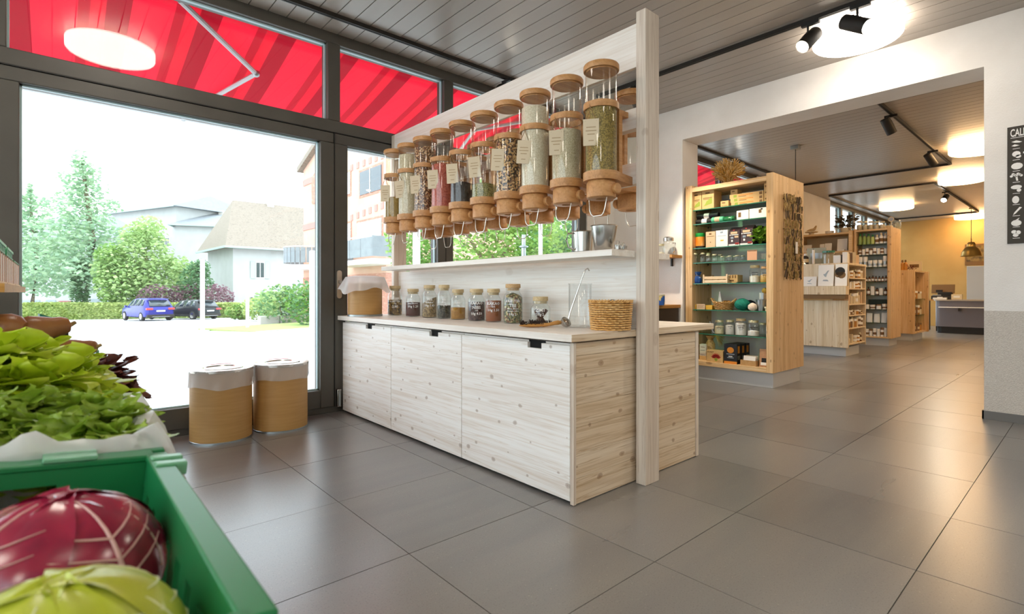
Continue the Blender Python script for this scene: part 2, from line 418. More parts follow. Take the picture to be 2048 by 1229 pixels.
bars([(XL, 5.33, 2.566, 2.572)], 'shadow_gap', fr, 'frame_dark', y0=4.653, y1=4.66, bev=0)
k = 0
for a in [(-.165, 1.81, .212, 2.472), (2.065, 3.065, .212, 2.472), (3.262, 5.33, .212, 2.472), (-2.4, -.41, .212, 2.472), (XL, -2.52, .212, 2.472),
          (-.225, 1.875, 2.68, 3.385), (1.993, 3.145, 2.68, 3.385), (3.263, 5.33, 2.68, 3.385), (-2.4, -.30, 2.68, 3.385), (XL, -2.52, 2.68, 3.385)]:
    k += 1; pane('window_%d' % k, *a)
# unseen side windows on the left, added to let more daylight in
frl = struct(BX(XL-.12, XL-.02, -2.6, 4.5, 2.5, 2.62).build('window_frame', 'frame'))
for y in (-2.57, -.8, 1.0, 2.8, 4.47): BX(XL-.12, XL-.02, y-.05, y+.05, .25, 3.36).build('mullion', 'frame', frl)
for a, b in zip((-2.57, -.8, 1.0, 2.8), (-.8, 1.0, 2.8, 4.47)):
    for z0, z1 in ((.25, 2.5), (2.62, 3.36)):
        k += 1; struct(BX(XL-.078, XL-.062, a+.05, b-.05, z0, z1).build('window_%d' % k, 'glass'))
# window wall of the back room
fr2 = struct(BX(XP1, XB, FD0, FD1, 0, .3).build('window_frame', 'frame'))
xs = [XP1, 8.0, 9.4, 10.8]; xs2 = [15.07, 16.1, 17.2, 18.4, 19.6, 20.8, XB]
for seg in (xs, xs2):
    bars([(seg[0], seg[-1], 3.395, CEIL+.02), (seg[0], seg[-1], 2.52, 2.66)], 'transom', fr2)
    bars([(x-.06, x+.06, .3, 3.395) for x in seg], 'mullion', fr2)
    for a, b in zip(seg, seg[1:]):
        for z0, z1 in ((.3, 2.52), (2.66, 3.395)):
            k += 1; pane('window_%d' % k, a+.06, b-.06, z0, z1)
# door handle plate and floor bracket on the window frame
arc = [math.pi*q/8 for q in range(9)]
cap = [(1.98+.022*math.cos(t), 1.28+.022*math.sin(t)) for t in arc]+[(1.98-.022*math.cos(t), 1.065-.022*math.sin(t)) for t in arc]
dh = tag(MB().prism(cap, 'y', 4.640, 4.656).build('door_handle_plate', P('brushed_door_plate', '#c9b9a6', .35, .6)),
     'long rounded metal handle plate on the dark door frame beside the kraft drum', 'door handle')
BX(1.965, 1.995, 4.615, 4.64, 1.18, 1.21).build('lever', 'steel', dh)
br = thing('metal_floor_stop', 'small grey metal stop block low on the window frame beside the counter', 'door stop', (1.966, 4.63, .05))
BX(-.018, .018, -.02, .02, 0, .16).build('hinge_plate', 'steel', br, bevel=.004)
MB().cyl((0, -.022, .01), (0, -.022, .15), .012).build('hinge_pin', 'zinc', br)

# ------------------------------------------------------------------ lamps
def lampmat(name, col, s):
    m, nt, b = newmat(name); b.inputs['Base Color'].default_value = hx('#fff3df'); b.inputs['Emission Color'].default_value = hx(col); b.inputs['Emission Strength'].default_value = s; return m
M['lampglow'] = lampmat('warm_lamp_diffuser', '#fff3e4', LAMP_W)
M['lampglow2'] = lampmat('warmer_lamp_diffuser', '#ffcf94', LAMP_W*1.4)
M['spotglow'] = lampmat('spot_led', '#fff0d8', 60)
def ceiling_lamp(x, y, r, h, label, mat='lampglow'):
    t = thing('ceiling_lamp', label, 'ceiling lamp', (x, y, CEIL), group='round ceiling lamps')
    MB().lathe([(0, -.002), (r*.9, -.002), (r*.9, -.028), (0, -.028)], 40).build('mounting_plate', 'white', t)
    e = r*.1
    MB().lathe([(0, -.03), (r, -.03), (r, -h+e*.5), (r-e*.3, -h+e*.12), (r-e, -h), (0, -h-.004)], 48).build('diffuser', mat, t)
LR = .345
ceiling_lamp(5.42, 1.45, LR, .12, 'big round glowing ceiling lamp beside the two track spotlights')
ceiling_lamp(.42, 3.19, LR, .12, 'round ceiling lamp mirrored in the glass above the large window')
ceiling_lamp(3.0, -1.4, LR, .12, 'added unseen lamp behind the viewer, brightening the middle of the front room')  # unseen lamp, added to lift the light in the front room
ceiling_lamp(.4, -1.0, LR, .12, 'added unseen lamp behind the viewer above the vegetable stand')  # another unseen lamp put in for brightness
for (x, y), lb in zip([(11.1, 1.28), (13.93, 1.87), (17.16, 3.66), (21.0, 2.62)],
    ['round ceiling lamp of the back room nearest the opening, cut off by the wall edge', 'second round ceiling lamp of the back room, just beyond the corner of the black track',
     'small round ceiling lamp above the back shelves, inside the black track frame', 'farthest round ceiling lamp, directly above the bell pendant at the checkout']):
    ceiling_lamp(x, y, .38, .13, lb, 'lampglow2')
ceiling_lamp(-2.6, .9, LR, .12, 'added lamp in the left part of the front room, out of view')  # out-of-view lamp, added to light the room from the left
ceiling_lamp(-2.5, 3.0, LR, .12, 'added unseen lamp far left near the added side windows')  # unseen lamp added to brighten the counter front
ceiling_lamp(-2.5, -1.6, LR, .12, 'added unseen lamp in the far left corner behind the viewer')  # added as well, unseen, for more light from the left
ceiling_lamp(8.9, .1, .38, .13, 'added lamp of the back room hidden behind the white wall', 'lampglow2')  # hidden lamp, added for more light in the back room
ceiling_lamp(16.5, .3, .38, .13, 'added unseen lamp at the far right side of the back room', 'lampglow2')  # out-of-sight lamp, added to brighten the back room

def track(p, q, label):
    p = Vector(p); q = Vector(q); L = (q-p).length; a = math.atan2(q.y-p.y, q.x-p.x)
    t = thing('lighting_track', label, 'lighting track', (p.x, p.y, CEIL), a, 'black ceiling tracks')
    BX(0, L, -.019, .019, -.036, 0).build('rail', 'blackm', t)
    BX(.01, L-.01, -.006, .006, -.0375, -.036).build('slot', 'void', t)
    for x in (0, L): BX(x-.012, x+.012, -.021, .021, -.038, 0).build('end_cap', 'black', t)
track((-1.6, 4.33), (4.4, 4.33), 'long black ceiling track running along the top of the window wall')
track((4.915, -3.0), (4.915, 4.0), 'black ceiling track that carries the two spotlights in front of the big lamp')
track((7.0, 1.82), (12.35, 1.82), 'black ceiling track of the back room carrying two dark spotlights')
track((12.37, 1.84), (12.37, 4.40), 'black ceiling track crossing the back room behind the tall bamboo-hung shelf')
track((6.9, 4.33), (12.3, 4.33), 'black ceiling track of the back room along the windows above the dried bouquet')
track((14.23, 2.38), (14.23, 4.36), 'short black ceiling track closest to the viewer of the far rectangle')
track((14.25, 2.36), (20.3, 2.36), 'black ceiling track of the far rectangle carrying one lit spotlight')
track((14.25, 4.38), (20.7, 4.38), 'black ceiling track of the far rectangle along the rear windows')
track((20.4, 2.38), (20.4, 4.36), 'black ceiling track of the far rectangle next to the beige back wall')

def spot(x, y, aim, label, on=True, s=1.0, energy=60):
    t = thing('track_spotlight', label, 'spotlight', (x, y, CEIL-.036), group='black track spotlights')
    BX(-.07, .07, -.018, .018, -.03, 0).build('adapter', 'black', t, rot=(0, 0, R(90)))
    MB().cyl((0, .02, -.03), (0, .02, -.105), .009, n=10).build('stem', 'black', t)
    d = Vector(aim).normalized(); q = d.to_track_quat('Z', 'Y').to_euler()
    h = MB().lathe([(0, -.11), (.042, -.11), (.048, -.104), (.05, .072), (.047, .076), (.043, .07), (0, .07)], 26).build('lamp_head', 'blackm', t, (0, .02, -.16), q)
    h.scale = (1.2, 1.2, 1.2)
    for i in range(4): BX(-.012+.0*i, .012, .048, .0515, -.06+.018*i, -.052+.018*i).build('cooling_slot', 'void', h, rot=(0, 0, R(20)))
    MB().lathe([(0, .0715), (.041, .0715), (.041, .074), (0, .076)], 22).build('lens', 'spotglow', h)
    if on:
        L = bpy.data.lights.new('spot_beam', 'SPOT'); L.energy = energy; L.spot_size = R(55); L.spot_blend = .6; L.color = (1, .86, .66); L.shadow_soft_size = .04
        lo = bpy.data.objects.new('spot_beam', L); COL.objects.link(lo); lo.parent = h; lo.location = (0, 0, .10); lo.rotation_euler = (R(180), 0, 0)
spot(4.915, 1.66, (-.62, .25, -.62), 'black track spotlight pointing left, lens glowing, closer to the wooden post')
spot(4.915, 1.29, (-.12, -.62, -.42), 'black track spotlight in front of the big lamp, tilted to the right', energy=25)
spot(8.3, 1.83, (.35, -.25, -.75), 'dark track spotlight of the back room nearest the opening')
spot(10.9, 1.83, (.45, -.3, -.7), 'dark track spotlight just before the corner of the back room track')
spot(15.55, 2.37, (-.75, .1, -.5), 'small lit spotlight on the far track rectangle, shining towards the viewer')
spot(3.75, 4.33, (.1, -.5, -.6), 'small black spotlight on the window track, half hidden behind the white dispenser board', True)
spot(9.2, 4.33, (.0, -.6, -.6), 'spotlight on the back room window track above the dried bouquet', True)
spot(4.915, -.6, (-.5, .4, -.7), 'black track spotlight out to the right of the pair by the big lamp')
spot(4.915, 3.45, (1.25, -.45, -1.9), 'black track spotlight behind the post, aimed at the tall shelf', energy=110)
# pendants
p1 = thing('pendant_cable_lamp', 'thin pendant cable with square grey ceiling canopy above the tall shelf', 'pendant lamp', (9.04, 3.275, CEIL))
BX(-.06, .06, -.06, .06, -.06, 0).build('canopy', 'zinc', p1, bevel=.004)
MB().cyl((0, 0, -.06), (0, 0, -1.75), .006, n=8).build('cable', 'black', p1)
MB().lathe([(.02, -1.74), (.045, -1.76), (.14, -1.92), (.145, -1.93), (.04, -1.77), (.0, -1.76)], 24).build('lamp_shade', 'zinc', p1)
p2 = thing('bell_pendant_lamp', 'brass bell-shaped pendant lamp hanging over the checkout counter', 'pendant lamp', (19.45, 2.41, CEIL+.13))
M['brass'] = P('antique_brass', '#b08d4c', .3, .9)
MB().lathe([(0, -.13), (.05, -.13), (.05, -.16), (0, -.16)], 20).build('canopy', 'brass', p2)
MB().cyl((0, 0, -.15), (0, 0, -.98), .007, n=8).build('cable', 'black', p2)
MB().tube([(.05*math.cos(t), 0, -1.04+.06*math.sin(t)) for t in [2*math.pi*i/16 for i in range(16)]], .008, 6, True).build('hanging_ring', 'brass', p2)
MB().lathe([(.0, -1.09), (.06, -1.09), (.085, -1.12), (.10, -1.18), (.10, -1.22), (.16, -1.28), (.205, -1.37), (.225, -1.47), (.24, -1.49), (.215, -1.47), (.15, -1.29), (.0, -1.2)], 30).build('bell_shade', 'brass', p2)
MB().ball((0, 0, -1.40), .07).build('bulb', 'lampglow2', p2)

# ------------------------------------------------------------------ dispenser counter
def cabinet(y0, y1, front, label, notch):
    t = thing('base_cabinet', label, 'cabinet', ((2.0 if front else 3.25), (y0+y1)/2, 0), 0, 'spruce cabinets under the worktop')
    h = (y1-y0)/2; sg = 1 if front else -1
    def sx(a, b): return (min(a*sg, b*sg), max(a*sg, b*sg))
    a, b = sx(.024, .61); BX(a, b, -h+.002, h-.002, .03, .832).build('body', 'ww_y', t)
    a, b = sx(.06, .55); BX(a, b, -h+.02, h-.02, 0, .03).build('foot_rail', 'void', t)
    n = notch*(h*2)-h; w = .055
    d = MB().prism([(-h+.003, .018), (h-.003, .018), (h-.003, .822), (n+w, .822), (n+w, .79), (n-w, .79), (n-w, .822), (-h+.003, .822)], 'x', *sx(0, .021))
    d.build('door', 'ww_y', t, bevel=.0015)
    a, b = sx(.0215, .0235); BX(a, b, n-w-.01, n+w+.01, .775, .832).build('grip_shade_sheet', 'void', t)  # black sheet imitates the shade inside the hand notch
    return t
for (a, b), lb, nn in zip([(1.81, 2.762), (2.762, 3.707), (3.707, 4.62)],
    ['whitewashed spruce cabinet at the near end of the counter, beside the post', 'middle whitewashed spruce cabinet under the row of jars', 'whitewashed spruce cabinet next to the window, under the kraft drum'], (.28, .35, .42)):
    cabinet(a, b, True, lb, nn)
cabinet(1.81, 3.2, False, 'spruce cabinet on the far side of the counter, nearest the post', .5)
cabinet(3.2, 4.62, False, 'spruce cabinet on the far side of the counter, close to the window', .5)
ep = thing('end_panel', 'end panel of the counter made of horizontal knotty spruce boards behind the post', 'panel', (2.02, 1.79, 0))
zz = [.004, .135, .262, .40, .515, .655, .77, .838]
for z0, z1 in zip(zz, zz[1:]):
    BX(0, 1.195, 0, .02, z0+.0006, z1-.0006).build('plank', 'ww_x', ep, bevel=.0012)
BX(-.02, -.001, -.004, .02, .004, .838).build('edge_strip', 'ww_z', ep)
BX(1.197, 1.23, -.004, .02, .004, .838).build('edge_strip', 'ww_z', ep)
wt = tag(BX(1.968, 3.425, 1.772, 4.70, .845, .884).build('worktop', 'ww_plain', bevel=.002), 'long pale whitewashed worktop covering all the counter cabinets', 'worktop')
BX(1.9675, 3.4255, 1.7695, 1.772, .846, .883).build('end_grain', 'ww_x', wt)

dv = thing('dispenser_rack', 'tall whitewashed wooden rack on the counter carrying two rows of grain dispensers', 'rack', (2.58, 3.2, 0))
def dvb(name, mat, x0, x1, y0, y1, z0, z1, bev=.002):
    return BX(x0-2.58, x1-2.58, y0-3.2, y1-3.2, z0, z1).build(name, mat, dv, bevel=bev)
dvb('post', 'ww_z', 2.515, 2.652, 1.704, 1.7685, 0, 2.715, .003)
dvb('post', 'ww_z', 2.515, 2.652, 4.60, 4.65, .885, 2.65, .003)
dvb('top_board', 'ww_plain', 2.52, 2.545, 1.769, 4.60, 2.40, 2.652)
dvb('rail', 'ww_plain', 2.55, 2.61, 1.769, 4.60, 2.06, 2.18)
dvb('rail', 'ww_plain', 2.55, 2.61, 1.769, 4.60, 1.735, 1.86)
dvb('lower_panel', 'ww_plain', 2.565, 2.60, 1.773, 4.60, .885, 1.302)
dvb('shelf_board', 'ww_plain', 2.30, 2.514, 1.775, 4.45, 1.302, 1.338)
dvb('shelf_board', 'ww_plain', 2.601, 2.88, 1.775, 4.45, 1.302, 1.338)
MB().ball((2.519-2.58, 3.62-3.2, 2.50), .004, .012, .016, 10, 7).build('hook', 'steel', dv)

# gravity dispensers: local origin under the spout, front is -X, bracket reaches the rail at +X
def arc_pts(r, a0, a1, n): return [(r*math.cos(a0+(a1-a0)*i/n), r*math.sin(a0+(a1-a0)*i/n)) for i in range(n+1)]
disp_mesh = {}
def disp_parts():
    d = disp_mesh
    stad = arc_pts(.102, R(60), R(300), 26)+[(.215, -.06), (.215, .06)]
    d['base_flange'] = MB().prism(stad, 'z', .098, .146).mesh('base_flange', 'turned')
    d['spout_block'] = MB().lathe([(.028, .01), (.03, 0), (.074, 0), (.083, .006), (.083, .088), (.077, .098), (0, .098), (0, .05), (.028, .045), (.028, .01)], 32).mesh('spout_block', 'turned')
    d['tube'] = MB().lathe([(.089, .146), (.089, .725)], 36).mesh('tube', 'acryl')
    d['middle_ring'] = MB().lathe([(.091, .500), (.1, .500), (.1, .536), (.091, .536), (.091, .500)], 36).mesh('middle_ring', 'turned')
    d['ring_clamp'] = BX(.09, .215, -.03, .03, .502, .534).mesh('ring_clamp', 'turned')
    d['lid'] = MB().lathe([(0, .715), (.086, .715), (.086, .722), (.099, .722), (.101, .727), (.101, .750), (.097, .756), (0, .756)], 36).mesh('lid', 'turned')
    d['back_board'] = BX(.10, .13, -.05, .05, .146, .52).mesh('back_board', 'turned')
    d['knob'] = MB().lathe([(0, -.006), (.026, -.006), (.03, 0), (.03, .018), (.026, .023), (0, .024)], 22, Matrix.Translation((.02, -.083, .05)) @ Matrix.Rotation(R(90), 4, 'X')).mesh('knob', 'turned')
    w = MB().tube([(.0, -.075, .045), (-.03, -.062, .0), (-.035, -.055, -.06), (-.034, -.045, -.085), (-.033, -.03, -.098), (-.033, .03, -.098), (-.034, .045, -.085), (-.035, .055, -.06), (-.03, .062, .0), (0, .075, .045)], .0035, 7)
    d['lever_wire'] = w.mesh('lever_wire', 'wire')
    d['tag_card'] = BX(-.0015, .0015, -.044, .044, -.145, 0).mesh('tag_card', 'paper')
    hw = MB()
    hw.box(-.0019, -.0015, -.03, .03, -.0028, .0028)
    d['handwriting'] = hw.mesh('handwriting', P('faded_brown_ink', '#b39a78', .8))
    d['tag_string'] = MB().tube([(0, -.03, -.012), (.004, 0, .055), (.012, .01, .085), (.004, .004, .055), (0, .03, -.012)], .002, 5).mesh('tag_string', 'twine')
disp_parts()
def dispenser(x, y, rz, fills, label, group, tagged=True, tilt=0):
    t = thing('grain_dispenser', label, 'dispenser', (x, y, 1.630), rz, group)
    for n in ('base_flange', 'spout_block', 'tube', 'middle_ring', 'ring_clamp', 'lid', 'back_board', 'knob', 'lever_wire'): inst(n, disp_mesh[n], t)
    for z0, z1, mat in fills:
        MB().lathe([(0, z0), (.0865, z0), (.0865, z1-.01), (.05, z1+.004), (0, z1+.009)], 32).build('contents', mat, t)
    if tagged:
        c = inst('tag_card', disp_mesh['tag_card'], t, (-.104, -.012, .43), (R(tilt), R(-4), R(36)))
        inst('tag_string', disp_mesh['tag_string'], c)
        for z_, w_ in ((-.045, .026), (-.064, .03), (-.083, .02), (-.118, .014)): inst('handwriting', disp_mesh['handwriting'], c, (0, 0, z_), scale=(1, w_/.03, 1))
    return t
G = {
 'g0': grains('olive_grain', ['#a5853a', '#8f7230', '#b89a4c'], 260), 'g1': grains('pale_barley', ['#d8cdb0', '#c9ba96', '#e2d9c0'], 230),
 'g2': grains('brown_speckled_beans', ['#9a6a3f', '#6d442a', '#d7b48a', '#4a2f20'], 110), 'g3': grains('red_lentils', ['#c05a48', '#a84638', '#d0705a'], 240),
 'g4': grains('black_rice', ['#2a211f', '#3b2e2a', '#1a1515'], 230), 'g5': grains('green_lentils', ['#7d7b3f', '#94904f', '#5f5c30', '#b8aa74'], 230),
 'g6': grains('speckled_chickpeas', ['#c79c63', '#3a271b', '#8a5f39', '#e0bd89', '#2d1f17'], 95), 'g7': grains('white_rice', ['#e6ddc6', '#d8ccb0', '#efe8d6'], 260),
 'g8': grains('sesame', ['#cfc3a4', '#bcae8c', '#ded4ba'], 280), 'g9': grains('mung_beans', ['#8d7a37', '#a89048', '#6f5f2a'], 190),
 'cc': P('cream_flakes', '#e5dccb', .8)}
M.update(G)
DY = [4.253, 4.004, 3.743, 3.481, 3.217, 2.947, 2.677, 2.417, 2.142, 1.877]
DF = [[(.146, .33, 'g0')], [(.146, .67, 'g1')], [(.146, .68, 'g2')], [(.146, .49, 'g3')], [(.146, .30, 'g4')], [(.146, .25, 'g5')], [(.146, .53, 'g6')], [(.146, .66, 'g7')], [(.146, .45, 'g8')], [(.146, .52, 'g9')]]
DL = ['dispenser nearest the window, one third full of olive yellow grain', 'tall dispenser filled almost to the lid with pale barley', 'dispenser full of brown speckled beans',
      'dispenser filled with salmon red lentils', 'dispenser with black rice in its lower part only', 'dispenser with a low layer of green lentils', 'dispenser half full of dark speckled chickpeas',
      'dispenser filled to the lid with cream white rice', 'dispenser with pale sesame just below its middle ring', 'dispenser with olive brown mung beans, nearest the post']
for i, y in enumerate(DY):
    dispenser(2.335, y, 0, DF[i], DL[i], 'grain dispensers on the window-left side of the rack', tilt=random.uniform(-5, 5))
BF = ['g7', 'g2', 'g9', 'g8', 'g5', 'g1', 'g3', 'g6', 'g0', 'g4']
for i, y in enumerate(DY):
    dispenser(2.80, y+.135, math.pi, [(.146, [.3, .4, .25, .2, .35, .3, .22, .3, .2, .28][i], BF[i])],
       'grain dispenser on the far side of the rack, %s counted from the post' % ORD[9-i], 'grain dispensers on the far side of the rack', False)

# ------------------------------------------------------------------ things on the floor beside the counter
M['lidsteel'] = P('pale_metal_lid', '#d9d4cc', .22, .85)
def crumple(prof_r, z0, z1, seed, n=72, m=9, flare=0, amp=.006, hem=.02, steps=True):
    rnd = random.Random(seed); ph = [rnd.uniform(0, 6.28) for _ in range(6)]; fr_ = [5, 9, 13, 21, 3, 2]
    def fn(u, v):
        a = 2*math.pi*u
        w = sum(math.sin(fr_[i]*a+ph[i]+v*2.2*(i % 3))*(1, .8, .6, .4, 0, 0)[i] for i in range(4))/2.8
        hz = sum(math.sin(fr_[i]*a+ph[i]) for i in (4, 5, 0))/3
        r = prof_r+flare*v+amp*w*(.3+v)
        return (r*math.cos(a), r*math.sin(a), z1+(z0-z1)*v+hem*hz*v)
    return MB().grid(fn, n, m, True)
def drum(x, y, r, h, label, seed, bag=.12, lid=True):
    t = thing('kraft_drum', label, 'drum', (x, y, 0), 0, 'kraft drums with plastic liner')
    MB().lathe([(0, .008), (r, .008), (r, h-.012), (0, h-.012)], 56).build('cardboard_body', 'kraft', t)
    MB().lathe([(r+.001, 0), (r+.004, 0), (r+.004, .012), (r+.001, .014), (r+.001, 0)], 56).build('bottom_hoop', 'zinc', t)
    crumple(r+.008, h-bag, h+.002, seed, amp=.009, hem=.018).build('plastic_liner', 'bag', t)
    l = MB().lathe([(r+.008, h-.012), (r+.009, h+.006), (r-.01, h+.012), (r-.03, h+.002), (r*.72, h+.003), (r*.70, h+.010), (r*.6, h+.010), (r*.58, h+.003), (0, h+.004)], 56).build('metal_lid', 'lidsteel', t)
    return t
drum(.955, 4.40, .208, .525, 'closed kraft drum with white liner and metal lid, nearer the vegetables', 3, .125)
drum(1.395, 4.43, .203, .525, 'closed kraft drum with white liner and metal lid, beside the counter', 8, .115)
t = thing('kraft_drum', 'smaller kraft drum on the worktop by the window, plastic bag folded over its rim', 'drum', (2.13, 4.43, .8842), 0)
MB().lathe([(0, .006), (.15, .006), (.15, .30), (.147, .30), (.147, .02), (0, .02)], 48).build('cardboard_body', 'kraft', t)
MB().lathe([(.1505, 0), (.154, 0), (.154, .016), (.1505, .018), (.1505, 0)], 48).build('bottom_hoop', 'zinc', t)
def capfn(u, v):
    a = 2*math.pi*u; pl = math.sin(8*a)*.5+math.sin(5*a+1)*.5
    if v < .25: r = .10+.075*(v/.25); z = .365-.012*(v/.25)
    else: w = (v-.25)/.75; r = .172+.055*w+.016*pl*w; z = .353-.125*w+.022*math.sin(3*a+.5)*w+.01*math.sin(7*a)*w
    return (r*math.cos(a), r*math.sin(a), z)
mb = MB().grid(capfn, 64, 9, True); k0 = len(mb.v); mb.v.append((0, 0, .362)); mb.f += [(k0, i, (i+1) % 64) for i in range(64)]
mb.build('plastic_liner', 'bag', t)

# ------------------------------------------------------------------ jars on the worktop
def spice_jar(name, x, y, z, r, h, fill, mat, lid, label, lines, group, ink='chalk', rz=None, slope=0, sticks=None, lh=.028):
    t = thing(name, label, 'jar', (x, y, z), 0, group); nk = r*.68; hb = h-lh-.012
    MB().lathe([(0, .003), (r*.9, .001), (r, .012), (r, hb*.74), (r*.93, hb*.83), (nk*1.06, hb*.93), (nk, hb*.96), (nk*1.1, hb), (nk*1.08, hb+.012), (nk*.98, hb+.012)], 32).build('glass_body', 'jarglass', t)
    MB().lathe([(0, hb-.004), (nk*.94, hb-.004), (nk*.97, hb+.013), (nk*1.13, hb+.014), (nk*1.15, hb+.018), (nk*1.13, h), (nk*1.08, h+.002), (0, h+.002)], 28).build('lid', lid, t)
    if fill:
        ri = r*.945; zt = fill*hb
        def fn(u, v):
            a = 2*math.pi*u; 
            if v < .34: q = v/.34; return (ri*q*math.cos(a), ri*q*math.sin(a), .006)
            if v < .67:
                rr = ri if zt < hb*.78 else ri
                return (rr*math.cos(a), rr*math.sin(a), .006+(min(zt, hb*.78)-.006+slope*rr*math.cos(a+.9))*(v-.34)/.33)
            q = 1-(v-.67)/.33
            return (ri*q*math.cos(a), ri*q*math.sin(a), min(zt, hb*.78)+slope*ri*q*math.cos(a+.9)+(zt-min(zt, hb*.78))*(1-q)**.6)
        MB().grid(fn, 28, 13, True).build('contents', mat, t)
    if sticks:
        for i in range(sticks):
            a = random.uniform(0, 6.28); b = a+math.pi+random.uniform(-.7, .7); e = r*.78; zt_ = hb*random.uniform(.55, .74); f1, f2 = random.uniform(.2, .8), random.uniform(.5, 1)
            MB().cyl((e*f1*math.cos(a), e*f1*math.sin(a), .012), (e*f2*math.cos(b), e*f2*math.sin(b), zt_), r*.11, r*.10, 7).build('cinnamon_stick', mat, t)
    view = math.atan2(y, x) if rz is None else rz      # lettering faces the shop floor in front of the counter
    zz = hb*.66
    for i, (s, sz) in enumerate(lines):
        zz -= sz*(.3 if i == 0 else 1.3)
        put_text(s, sz*1.2, ink, t, (0, 0, zz), (view-math.pi/2) if rz is None else rz, bend=r+.0012)
    return t
JX = 2.415
jars = [(790, .068, .275, .62, 'jc1', 'bark', [('ROSEN', .026), ('BLAETTER', .018), ('10g', .014), ('2.90', .026)], 'jar of dried mushroom-brown slices beside the kraft drum on the worktop'),
 (826, .066, .245, .62, 'jc2', 'dk', [('HIBISKUS', .015), ('ganz, Blueten', .014), ('10g 1.20', .024)], 'round-shouldered jar of dark red powder, second in the row from the window'),
 (859, .064, .275, .62, 'jc3', 'cork', [('TEE', .026), ('Krauter', .018), ('10g 1.40', .022)], 'jar of loose light brown tea with a sloping surface'),
 (888, .058, .275, .46, 'jc4', 'cork', [('TEE', .018), ('gruen', .014), ('10g 2.', .02)], 'jar half full of near-black tea leaves'),
 (916, .060, .238, .48, 'jc5', 'cork', [('CURRY', .018), ('10g', .014)], 'jar half full of ochre curry powder'),
 (953, .066, .240, .72, 'jc6', 'cork', [('KAKAO', .024), ('NIBS', .026), ('roh', .012), ('10g 4.50', .022)], 'jar of dark brown cocoa nibs with white lettering'),
 (987, .060, .240, .78, 'jc7', 'cork', [('KAKAO', .024), ('roh', .014), ('10g 1.50', .022)], 'jar of reddish brown cocoa powder'),
 (1026, .068, .272, .92, 'jc8', 'corkl', [('KRAUTER', .02), ('TEE', .026), ('Minze, Melisse', .012), ('Blueten, Salbei', .012), ('10g 2.', .02)], 'tallest jar, packed with mixed green herb tea, cork stopper')]
M['jc1'] = grains('dried_slices', ['#7a5a30', '#9c7b45', '#4c351d', '#b5955c', '#2f2114'], 60)
M['jc2'] = noisy('dark_red_powder', ['#4a2622', '#5d322b'], 90, .9)
M['jc3'] = grains('light_tea', ['#a08457', '#8a6f45', '#b89a6c', '#6e5838'], 120)
M['jc4'] = grains('black_tea', ['#2a271d', '#3d3a2a', '#1a1813', '#55513c'], 110)
M['jc5'] = noisy('ochre_powder', ['#b58437', '#a37028', '#c49545'], 30, .9)
M['jc6'] = grains('cocoa_nibs', ['#3a2523', '#4f3431', '#271817', '#6b4a44'], 130)
M['jc7'] = noisy('cocoa_powder', ['#8a4a22', '#9a5529'], 40, .9)
M['jc8'] = grains('herb_tea', ['#5c6136', '#8d8450', '#373b22', '#c4b483', '#7a4a2a', '#4a5030'], 85)
M['cinn'] = noisy('cinnamon_bark', ['#4a2c1d', '#5f3a26'], (60, 60, 8), .8)
M['lidw'] = wood('pale_wood_lid', '#d8c398', '#c9b083', '#a98c5d', '#8a6b3f', 'x', .5, .2, 1.5, 0)
for px, r, h, f, mt, ld, ln, lb in jars:
    y = on_x(px, 640, JX)[1]
    spice_jar('spice_jar', JX, y, .8842, r, h, f, mt, 'cork' if ld == 'corkl' else 'lidw', lb, ln, 'spice and tea jars on the worktop', slope=.5 if mt == 'jc3' else 0)
spice_jar('spice_jar', 2.43, on_x(1081, 640, 2.43)[1], .8842, .066, .185, 0, 'cinn', 'lidw', 'short wide jar of cinnamon sticks behind the brushes', [('ZIMT', .024), ('10g 2.', .02)], 'spice and tea jars on the worktop', sticks=26)

vy = on_x(1160, 640, 2.44)[1]
v = thing('glass_cylinder', 'tall empty clear glass cylinder with a ladle leaning on it', 'vase', (2.44, vy, .8842))
MB().lathe([(0, .006), (.066, .004), (.07, .01), (.07, .262), (.074, .268), (.072, .270), (.067, .262), (.067, .014), (0, .012)], 36).build('glass_wall', 'vaseglass', v)
ld = thing('ladle', 'steel ladle with long hooked handle leaning against the glass cylinder', 'ladle', (2.33, vy+.0, .8842))
MB().tube([(.005, 0, .055), (.018, -.005, .10), (.075, -.06, .33), (.082, -.068, .352), (.083, -.085, .36), (.082, -.098, .345)], .0042, 8).build('handle', 'steel', ld)
MB().lathe([(0, -.03), (.018, -.027), (.031, -.012), (.035, .004), (.034, .004), (.03, -.012), (0, -.028)], 20, Matrix.Translation((-.006, .01, .036)) @ Matrix.Rotation(R(55), 4, 'X')).build('bowl', 'steel', ld)

